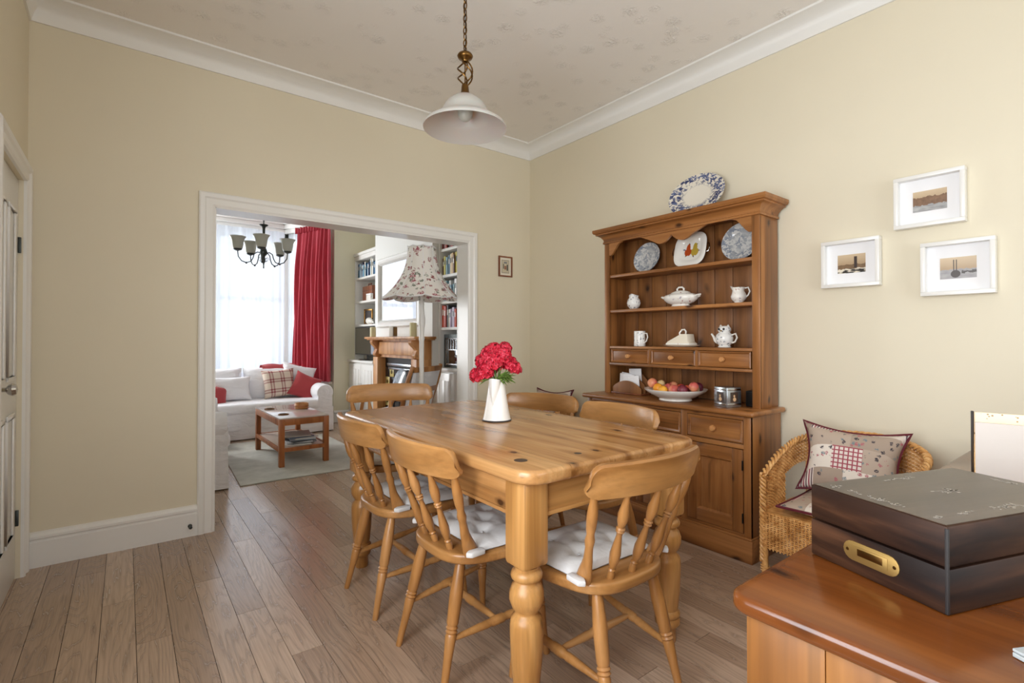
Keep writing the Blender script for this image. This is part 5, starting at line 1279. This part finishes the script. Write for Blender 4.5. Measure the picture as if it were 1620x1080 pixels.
t = thing('red_curtain', 'long raspberry red gathered curtain beside the bay window', 'curtain', (0, 0, 0))
def cfold(u, v):
    # hangs along the angled side; narrower at the heading, fuller half way down
    bow = math.sin(min(1, v * 1.5) * PI * .5); a = Vector((1.925 - .06 * bow, 7.50 - .02 * bow)); b = Vector((2.165 + .01 * bow, 6.80)); d = b - a; L = d.length; d = d / L; n = Vector((-d.y, d.x)) * -1
    am = .020 + .030 * min(1, v * 4); w = math.sin(u * 9.0 * 2 * PI + .5 * math.sin(v * 5)) + .35 * math.sin(u * 23 * PI + v * 3)
    p = a + d * L * u - n * am * w * .8
    z = 2.665 - v * 2.10; z -= .010 * math.sin(u * 60) * (1 - v) if v < .1 else 0
    return (p.x, p.y, z)
part('gathered_cloth', MB().grid(cfold, 230, 26), 'red_curtain', t, angle=80)
def head(u, v):
    a = Vector((1.915, 7.50)); b = Vector((2.165, 6.795)); d = b - a; L = d.length; d = d / L; n = Vector((d.y, -d.x)); p = a + d * L * u + n * (.028 * math.sin(u * 80) + .008)
    return (p.x, p.y, 2.70 - .075 * v + .012 * math.sin(u * 47) * (1 - v))
part('heading_tape', MB().grid(head, 150, 3), 'red_curtain', t, angle=80)
part('curtain_track', MB().tube([(1.925, 7.51, 2.66), (2.165, 6.81, 2.66)], .010, 8), 'white', t)

# ------------------------------------------------------------------ chandelier
t = thing('chandelier', 'five-armed pewter chandelier with bell glass shades in the living room', 'chandelier', (1.045, 5.27, 0), R(38))
link_chain(t, 2.24, CZ - .03, .045, .003, .010, 'pewter')
part('ceiling_rose', MB().lathe([(0, CZ - .035), (.03, CZ - .035), (.055, CZ - .02), (.06, CZ), (0, CZ)], 20), 'pewter', t)
part('centre_column', MB().lathe([(0, 2.245), (.010, 2.243), (.038, 2.238), (.040, 2.232), (.018, 2.218), (.013, 2.20), (.010, 2.10), (.012, 2.03), (.026, 2.00), (.034, 1.975), (.030, 1.95), (.014, 1.935), (.012, 1.90), (.016, 1.885), (.008, 1.865), (.005, 1.84), (.007, 1.825), (0, 1.81)], 18), 'pewter', t, angle=60)
for k in range(5):
    M = Matrix.Rotation(2 * PI * k / 5, 4, 'Z')
    am = part('arm', MB().at(M).tube([(.02, 0, 1.965), (.055, 0, 1.968), (.082, 0, 1.95), (.092, 0, 1.91), (.110, 0, 1.875), (.150, 0, 1.858), (.190, 0, 1.872), (.218, 0, 1.91), (.224, 0, 1.965)], .005, 8), 'pewter', t)
    part('scroll', MB().at(M).tube([(.03 + .022 * (1 - i / 14) * math.cos(i * .55), 0, 1.895 + .030 * (1 - i / 14) * math.sin(i * .55)) for i in range(13)], .0022, 6), 'pewter', am)
    part('knuckle', MB().at(M).ball((.150, 0, 1.857), .010, 10, 6), 'pewter', am)
    part('shade_cup', MB().at(M @ Matrix.Translation((.224, 0, 1.962))).lathe([(0, 0), (.012, 0), (.034, .010), (.038, .020), (0, .020)], 16), 'pewter', am)
    part('glass_shade', MB().at(M @ Matrix.Translation((.224, 0, 1.978))).lathe([(.030, 0), (.042, .012), (.047, .04), (.051, .075), (.060, .102), (.072, .118), (.070, .120), (.057, .103), (.047, .076), (.043, .04), (.037, .014), (.026, .004)], 24), 'opal', am, angle=70)

# ------------------------------------------------------------------ standard lamp and showwood chair
t = thing('standard_lamp', 'white standard lamp with a scalloped rose print shade beside the opening', 'floor lamp', (2.03, 3.915, 0))
part('base', MB().lathe([(0, 0), (.115, 0), (.117, .012), (.11, .022), (.08, .03), (.05, .045), (.026, .06), (0, .06)], 32), 'white', t, angle=50)
part('post', MB().lathe([(.022, .05), (.020, .2), (.024, .22), (.020, .24), (.020, .9), (.021, 1.12), (.026, 1.14), (.021, 1.17), (.023, 1.22), (.030, 1.27), (.031, 1.30), (.024, 1.36), (.016, 1.42), (.022, 1.44), (.014, 1.46), (.012, 1.60), (0, 1.60)], 18), 'white', t, angle=60)
def shade(u, v, inn=0):
    a = 2 * PI * u; f = v; lob = abs(math.cos(a * 4))
    r = .122 + .024 * f + .196 * f ** 2.6; r *= 1 - .030 * (1 - lob) * (1 + f); z = 1.925 - .425 * f - .020 * lob ** .7 * max(0, f - .7) / .3 + .012 * (1 - lob) * max(0, .1 - f) / .1
    r -= inn; return (r * math.cos(a), r * math.sin(a), z)
m = MB().grid(lambda u, v: shade(u, v), 96, 22, cu=True); m.grid(lambda u, v: shade(1 - u, v, .004), 96, 22, cu=True)
part('lamp_shade', m, 'shade_floral', t, angle=80, label='white rose print shade with scalloped hem')
for v_, nm in ((0, 'top_braid'), (1, 'hem_braid')): part(nm, MB().tube([shade(i / 96, v_) for i in range(96)], .005, 6, True), 'wire_white', t)
for k in range(8): part('seam_braid', MB().tube([shade((k + .5) / 8, i / 14) for i in range(15)], .003, 5), 'wire_white', t)
part('shade_ring', MB().tube([(.112 * math.cos(2 * PI * i / 24), .112 * math.sin(2 * PI * i / 24), 1.90) for i in range(24)], .003, 6, True).tube([(-.11, 0, 1.90), (0, 0, 1.60), (.11, 0, 1.90)], .003, 6), 'brass', t)
t = thing('showwood_chair', 'white upholstered chair with curved oak back frame beyond the table', 'chair', (1.995, 4.385, 0), R(30))
# faces local +y; back frame leans back at -y
def bpt(x, z): return (x, -.24 - .10 * max(0, (z - .45)) / .45 - .03 * math.cos(x / .24 * PI / 2), z)
for s in (-1, 1):
    pts = [(s * .175, -.23, 0), (s * .185, -.215, .20), (s * .20, -.21, .40), (s * .235, -.245, .55), (s * .255, -.285, .68), (s * .252, -.325, .80), (s * .235, -.355, .90)]
    part('back_post', MB().tube(pts, [.018, .019, .020, .021, .021, .020, .018], 8), 'oak_frame', t)
    part('front_leg', MB().turned((s * .21, .22, .0118 if s < 0 else 0), (s * .21, .22, .34), [(0, .014), (.1, .018), (.8, .022), (1, .024)], 10), 'oak_frame', t)
for z0, z1, hw_ in ((.845, .890, .232), (.655, .700, .25), (.47, .50, .215)):
    m = MB(); zc = (z0 + z1) / 2; yb_ = -.21 - .15 * (zc - .40) / .5
    m.grid(lambda u, v: (-hw_ + 2 * hw_ * u, yb_ - .03 * math.sin(PI * u) - .014, z0 + (z1 - z0) * v), 14, 1); m.grid(lambda u, v: (hw_ - 2 * hw_ * u, yb_ - .03 * math.sin(PI * u) + .014, z0 + (z1 - z0) * v), 14, 1)
    m.grid(lambda u, v: (-hw_ + 2 * hw_ * u, yb_ - .03 * math.sin(PI * u) + .014 - .028 * v, z1), 14, 1); m.grid(lambda u, v: (-hw_ + 2 * hw_ * u, yb_ - .03 * math.sin(PI * u) - .014 + .028 * v, z0), 14, 1)
    part('back_rail', m, 'oak_frame', t, angle=30)
for z0, z1, w0 in ((.702, .843, .225), (.502, .653, .225)):
    m = MB()
    for o, fl_ in ((-.012, 0), (.020, 1)):
        m.grid(lambda u, v: ((-w0 + 2 * w0 * u) * (1 if not fl_ else -1), -.21 - .15 * ((z0 + (z1 - z0) * v) - .40) / .5 - .03 * math.sin(PI * u) + o + (.02 * math.sin(PI * u) * math.sin(PI * v) if fl_ else 0), z0 + (z1 - z0) * v), 14, 8)
    part('back_upholstery', m, 'slip', t, angle=60)
part('seat_frame', MB().prism([(-.24, .25), (.24, .25), (.205, -.22), (-.205, -.22)], 'z', .33, .40), 'oak_frame', t, bevel=.008)
part('seat_upholstery', MB().prism([(-.235, .245), (.235, .245), (.20, -.20), (-.20, -.20)], 'z', .40, .47), 'slip', t, bevel=.03, seg=4)
for s in (-1, 1): part('arm', MB().tube([(s * .236, -.26, .60), (s * .262, -.12, .625), (s * .268, .05, .61), (s * .255, .16, .585), (s * .225, .20, .50), (s * .212, .21, .36)], .017, 8), 'oak_frame', t)

# ------------------------------------------------------------------ fireplace, mirror and mantel things
t = thing('fire_surround', 'stripped pine fire surround with scrolled corbels and tiled cast iron insert', 'fireplace', (CB, 5.08, 0))
oy2 = 5.08
def Fb(x0, x1, y0, y1, z0, z1): return MB().box(x0 - CB, x1 - CB, y0 - oy2, y1 - oy2, z0, z1)
FX = 2.30
for y0, y1 in ((4.545, 4.67), (5.53, 5.655)):
    part('pilaster', Fb(FX, CB - .003, y0, y1, 0, .93), 'surround', t, bevel=.004)
    part('plinth_block', Fb(FX - .012, CB - .003, y0 - .012, y1 + .012, 0, .12), 'surround', t, bevel=.004)
part('upper_back', Fb(FX + .05, CB - .003, 4.545, 5.655, .93, 1.125), 'surround', t)
part('frieze', Fb(FX + .02, FX + .05, 4.64, 5.54, .965, 1.105), 'surround', t, bevel=.004)
pp = [(0, 1.125), (-.075, 1.125), (-.082, 1.105), (-.072, 1.075), (-.045, 1.045), (-.032, 1.02), (-.042, .995), (-.052, .97), (-.046, .945), (-.02, .93), (0, .93)]
for y0, y1 in ((4.56, 4.635), (5.56, 5.635)):
    part('corbel', MB().prism([(FX + .05 + a - CB - .0, z) for a, z in [(p[0] * 1.25, p[1]) for p in pp]], 'y', y0 - oy2, y1 - oy2), 'surround', t, bevel=.004)
m = Fb(2.225, CB - .003, 4.44, 5.74, 1.138, 1.162); m.box(2.245 - CB, -.003, 4.46 - oy2, 5.72 - oy2, 1.125, 1.138)
part('mantel_shelf', m, 'surround', t, bevel=.005)
ins = part('insert_frame', Fb(2.40, 2.42, 4.656, 5.529, 0, .93), 'iron', t)
part('hood_bar', Fb(2.36, 2.40, 4.80, 5.40, .835, .868), 'silver', ins, bevel=.006)
part('hood_rail', Fb(2.365, 2.40, 4.82, 5.38, .795, .818), 'silver', ins, bevel=.005)
part('fire_opening', Fb(2.395, 2.40, 4.95, 5.24, 0, .62), 'dark', ins)
gm = MB().box(-.006, 0, -.053, .053, -.053, .053).mesh('tile', bevel=.002)
gm2 = gm.copy()
for c, y0 in enumerate((4.725, 4.84, 5.345, 5.46)):
    for r_ in range(7):
        z = .09 + r_ * .112
        g = (c + r_) % 2 == 0
        link('tile', gm if g else gm2, 'tile_gold' if g else 'tile_black', ins, (2.40 - CB, y0 - oy2, z))
for c, y0 in enumerate((4.955, 5.07, 5.185, 5.24)):
    if c == 3: continue
    link('tile', gm if c % 2 else gm2, 'tile_gold' if c % 2 else 'tile_black', ins, (2.394 - CB, y0 - oy2 + .03, .70))
part('hearth', Fb(2.16, 2.40, 4.66, 5.52, .0, .03), 'dark', t, bevel=.005)
# decorative plaque leaning in front of the insert
o = part('fire_plaque', MB().prism(arc(0, .20, .115, 0, 180, 14) + [(-.10, 0), (.10, 0)], 'y', -.008, .008), plate_mat('grey_blue_plaque', .03, .3, (120, 128, 136), (70, 78, 90), (160, 166, 172), True, 40), bevel=.003)
o.matrix_world = Matrix.Translation((2.235, 4.92, .52)) @ Matrix.Rotation(R(-82), 4, 'Z') @ Matrix.Rotation(R(-16), 4, 'X') @ Matrix.Rotation(R(8), 4, 'Y')
tag(o, 'grey blue arched plaque leaning before the fireplace tiles', 'plaque')
ps = thing('plaque_stand', 'slim black stand holding the plaque in the hearth', 'stand', (2.235, 4.92, .0305))  # stand added to hold the plaque up
part('top_plate', B(-.05, .05, -.09, .09, .460, .472), 'iron', ps, bevel=.002)
for a, b in ((-.035, -.075), (.035, -.075), (-.035, .075), (.035, .075)): part('leg', MB().tube([(a, b, 0), (a * .8, b * .8, .462)], .006, 6), 'iron', ps)
for y, w, h, lab, c in ((5.66, .034, .115, 'stubby cream church candle at the window end of the mantel', (214, 204, 160)), (4.62, .036, .140, 'stubby cream church candle at the opening end of the mantel', (206, 196, 150))):
    t = thing('pillar_candle', lab, 'candle', (2.30, y, 1.1625)); part('wax', MB().lathe([(0, 0), (w, 0), (w * 1.01, .006), (w, h - .006), (w * .88, h), (w * .6, h - .004), (0, h - .008)], 24), plain('candle_wax_%d' % int(y * 10), c, .5), t, angle=60)
    part('wick', MB().tube([(0, 0, h - .01), (.002, 0, h + .008)], .0015, 6), 'dark', t)
t = thing('mantel_clock', 'small white and brass carriage clock on the mantel', 'clock', (2.30, 5.10, 1.1625), R(-60))
part('case', B(-.026, .026, -.04, .04, 0, .115), 'white', t, bevel=.004); part('side_panel', B(.0262, .030, -.034, .034, .008, .105), 'bronze', t)
part('face', B(-.020, .020, -.042, -.040, .02, .105), 'china', t)
t = thing('wall_mirror', 'large white framed mirror above the fireplace', 'mirror', (CB - .001, 5.31, 1.69), R(-90))
# local x along the wall, y into the wall
w, h = 1.14, .83; vs, fs = [], []
for ins_, d in ((0, 0), (0, -.03), (.012, -.04), (.03, -.034), (.045, -.038), (.06, -.045), (.075, -.030), (.085, -.012)):
    vs += [(-w / 2 + ins_, d, -h / 2 + ins_), (w / 2 - ins_, d, -h / 2 + ins_), (w / 2 - ins_, d, h / 2 - ins_), (-w / 2 + ins_, d, h / 2 - ins_)]
for i in range(7):
    for k in range(4): fs.append((i * 4 + k, i * 4 + (k + 1) % 4, i * 4 + 4 + (k + 1) % 4, i * 4 + 4 + k))
part('frame', MB().add(vs, fs), 'white', t, angle=25)
part('mirror_glass', B(-w / 2 + .08, w / 2 - .08, -.014, -.008, -h / 2 + .08, h / 2 - .08), 'mirror', t)

# ------------------------------------------------------------------ bookcases in the alcoves
def bookcase(name, lab, y0, y1, shelves, top, ctr=.855, x=2.535):
    t = thing(name, lab, 'bookcase', (XR, (y0 + y1) / 2, 0)); yo = (y0 + y1) / 2; xb = XR - .004
    def K(a, b, c, d, e, f): return MB().box(a - XR, b - XR, c - yo, d - yo, e, f)
    for a in (y0 + .001, y1 - .036): part('upright', K(x, xb, a, a + .035, ctr, top), 'white', t, bevel=.002)
    part('back', K(xb - .008, xb, y0 + .036, y1 - .036, ctr, top), 'white_flat', t)
    for z in shelves: part('shelf', K(x + .004, xb - .009, y0 + .0365, y1 - .0365, z - .028, z), 'white', t, bevel=.003)
    m = K(x, xb, y0 + .001, y1 - .001, top, top + .06); m.box(x - .018 - XR, xb - XR, y0 + .001 - yo, y1 - .001 - yo, top + .06, top + .10); part('cornice', m, 'white', t, bevel=.006)
    part('counter', K(x - .10, xb, y0 + .001, y1 - .001, ctr - .03, ctr), 'white', t, bevel=.005)
    part('cupboard', K(x - .06, xb, y0 + .004, y1 - .004, .0, ctr - .031), 'white', t)
    n = 2; wd = (y1 - y0 - .03) / n
    for i in range(n):
        a = y0 + .015 + i * wd; d = part('cupboard_door', K(x - .082, x - .061, a + .003, a + wd - .003, .08, ctr - .05), 'white', t, bevel=.002)
        for q in range(3):
            b = a + .05 + q * (wd - .10) / 3; part('board', K(x - .088, x - .0825, b + .004, b + (wd - .10) / 3 - .004, .15, ctr - .12), 'white', d, bevel=.003)
        part('knob', MB().at(Matrix.Translation((x - .082 - XR, (a + wd - .03 if i == 0 else a + .03) - yo, .55)) @ Matrix.Rotation(R(-90), 4, 'Y')).lathe([(.007, 0), (.006, .010), (.013, .016), (.012, .022), (0, .026)], 12), 'white', d)
    return t
bookcase('built_in_bookcase', 'white built-in bookcase in the alcove beside the bay window', CY1 + .002, YL - .002, (1.98, 1.655, 1.335), 2.22)
bookcase('built_in_bookcase', 'white built-in bookcase in the alcove beside the wide opening', YB2 + .03, CY0 - .002, (2.05, 1.785, 1.52, 1.255), 2.42)
BC = [(70, 110, 150), (206, 214, 222), (150, 186, 206), (44, 66, 92), (232, 230, 226), (126, 52, 48), (30, 34, 44), (184, 204, 214), (226, 220, 206), (160, 122, 104), (96, 134, 160), (216, 222, 228)]
book_mats = {}
def book_row(y_hi, y_lo, z, hmin, hmax, cols, where, grp, x=2.545, tmin=.018, tmax=.042):
    y = y_hi; i = 0
    names = {}
    while y > y_lo + .02:
        th_ = random.uniform(tmin, tmax); h = random.uniform(hmin, hmax); dp = random.uniform(.12, .19); cn, c = cols[i % len(cols)]
        if cn not in book_mats: book_mats[cn] = plain('book_cloth_' + cn.replace(' ', '_'), c, .5)
        t = thing('book', cn + ' book standing ' + where, 'book', (x + random.uniform(0, .02), y - th_ / 2, z + .0005), 0, grp)
        m = MB().box(0, .004, -th_ / 2, th_ / 2, 0, h).box(.004, dp, -th_ / 2, -th_ / 2 + .003, 0, h).box(.004, dp, th_ / 2 - .003, th_ / 2, 0, h)
        part('cover', m, book_mats[cn], t, smooth=False)
        part('pages', B(.004, dp - .004, -th_ / 2 + .003, th_ / 2 - .003, .004, h - .004), 'cream_china', t, smooth=False)
        part('title_block', B(-.0006, .0002, -th_ * .28, th_ * .28, h * .55, h * .8), 'china' if sum(c) < 420 else 'pewter', t, smooth=False)
        y -= th_ + .0012; i += 1
random.seed(9)
cA = [('white', (232, 230, 226)), ('dark teal', (36, 84, 110)), ('mid blue', (70, 112, 152)), ('pale blue', (176, 200, 216)), ('grey white', (206, 210, 214)), ('navy blue', (40, 52, 84)), ('maroon topped', (126, 52, 48)), ('sky blue', (132, 178, 204)), ('ivory', (226, 220, 206))]
book_row(6.83, 6.09, 1.98, .16, .215, cA, 'on the top shelf beside the bay', 'books on the top shelf beside the bay')
cB = [('oxblood', (112, 30, 34)), ('dark brown', (64, 40, 32)), ('rust red', (150, 54, 40)), ('black', (32, 28, 30))]
book_row(4.48, 3.80, 2.05, .14, .20, cB, 'on the topmost shelf beside the opening', 'books on the topmost shelf beside the opening')
cC = [('brown', (92, 58, 36)), ('olive yellow', (186, 174, 62)), ('pale teal', (120, 156, 168)), ('slate blue', (96, 124, 146)), ('cream', (222, 208, 172)), ('tan', (190, 156, 112)), ('buff', (214, 196, 160))]
book_row(4.48, 3.80, 1.785, .17, .21, cC, 'on the second shelf beside the opening', 'books on the second shelf beside the opening')
cD = [('grey blue', (104, 140, 160)), ('petrol blue', (52, 98, 124)), ('aqua', (128, 174, 186)), ('bright white', (236, 236, 234)), ('light grey', (204, 206, 206))]
book_row(4.48, 3.80, 1.52, .15, .21, cD, 'on the third shelf beside the opening', 'books on the third shelf beside the opening')
cE = [('orange red', (198, 72, 40)), ('brick red', (170, 60, 44)), ('dark grey', (60, 60, 64)), ('cream striped', (220, 212, 196)), ('mauve', (150, 124, 150)), ('charcoal', (48, 46, 52)), ('lilac', (176, 160, 184))]
book_row(4.48, 3.80, 1.255, .17, .225, cE, 'on the lowest open shelf beside the opening', 'books on the lowest shelf beside the opening')
# far bookcase: wooden case, cards, ornaments, television
t = thing('wooden_case', 'brown wooden carrying case with loop handle on the alcove shelf', 'case', (2.622, 6.56, 1.6555))
part('case', B(-.04, .05, -.17, .17, 0, .20), 'brown_case', t, bevel=.006); part('lid_line', B(-.042, -.040, -.165, .165, .135, .139), 'dark', t)
part('handle', MB().tube([(0, .05, .198), (0, .05, .232), (0, -.05, .232), (0, -.05, .198)], .007, 8), 'brown_case', t)
t = thing('card_box', 'small pink and white card box in front of the wooden case', 'box', (2.564, 6.42, 1.6555)); part('box', B(-.02, .014, -.075, .075, 0, .07), 'china_floral', t, bevel=.002); part('lid', B(-.022, .0145, -.077, .077, .07, .085), 'wire_white', t, bevel=.002)
t = thing('standing_photo', 'dark bronze standing photo frame on the lowest alcove shelf', 'photo frame', (2.62, 6.60, 1.3355), R(-72))
for b in ((-.085, .085, 0, .02), (-.085, .085, .19, .21), (-.085, -.065, .02, .19), (.065, .085, .02, .19)): part('frame_bar', B(b[0], b[1], -.012, .006, b[2], b[3]), 'bronze', t, bevel=.002)
part('photo', B(-.066, .066, -.004, .004, .019, .191), plain('dark_photo', (48, 40, 36), .25), t)
m = MB().ball((0, .0, .045), (.035, .085, .045), 16, 10).ball((0, -.09, .035), (.024, .04, .03), 12, 8).tube([(0, -.11, .03), (-.005, -.15, .026), (-.005, -.18, .014)], [.016, .012, .008], 8)
t = thing('white_ornament', 'white china resting animal ornament on the lowest alcove shelf', 'ornament', (2.585, 6.50, 1.337)); part('body', m, 'china', t, angle=80); part('ear', MB().ball((-.01, -.10, .066), (.006, .012, .012), 8, 6), 'china', t)
t = thing('dark_vase', 'dark round vase on the lowest alcove shelf', 'vase', (2.64, 6.24, 1.3355)); part('body', MB().lathe([(0, 0), (.035, 0), (.06, .05), (.062, .09), (.04, .13), (.022, .15), (.028, .17), (.02, .168), (0, .15)], 24), 'gloss_black', t, angle=60); part('base_ring', MB().lathe([(.036, 0), (.04, .004), (.036, .008)], 24), 'pewter', t)
t = thing('television', 'black flat television on the alcove counter beside the fireplace', 'television', (2.53, 6.47, .8555), R(-90))
part('screen_case', B(-.34, .34, -.02, .03, .07, .440), 'dark', t, bevel=.005); part('screen', B(-.325, .325, -.0215, -.0195, .085, .426), 'gloss_black', t)
part('stand_neck', B(-.05, .05, -.005, .02, .015, .075), 'gloss_black', t); part('stand_foot', MB().lathe([(0, 0), (.16, 0), (.162, .008), (.14, .016), (0, .02)], 28, 1, .55), 'gloss_black', t)
# near bookcase: stereo and glass cabinet
t = thing('stereo', 'dark glazed stereo cabinet on the counter beside the opening', 'stereo', (2.62, 4.22, .8555), R(-90))
part('case', B(-.20, .20, -.08, .10, 0, .33), 'pewter', t, bevel=.004)
part('glass_door', B(-.14, .16, -.086, -.081, .02, .29), 'gloss_black', t, bevel=.002)
for a in (-.10, -.05, .0, .05, .10): part('grille_bar', B(a - .004, a + .004, -.092, -.086, .18, .275), 'silver', t)
for z in (.172, .282, .03): part('door_rail', B(-.145, .165, -.092, -.086, z, z + .010), 'silver', t)
for a in (-.145, .155): part('door_stile', B(a, a + .010, -.092, -.086, .02, .29), 'silver', t)
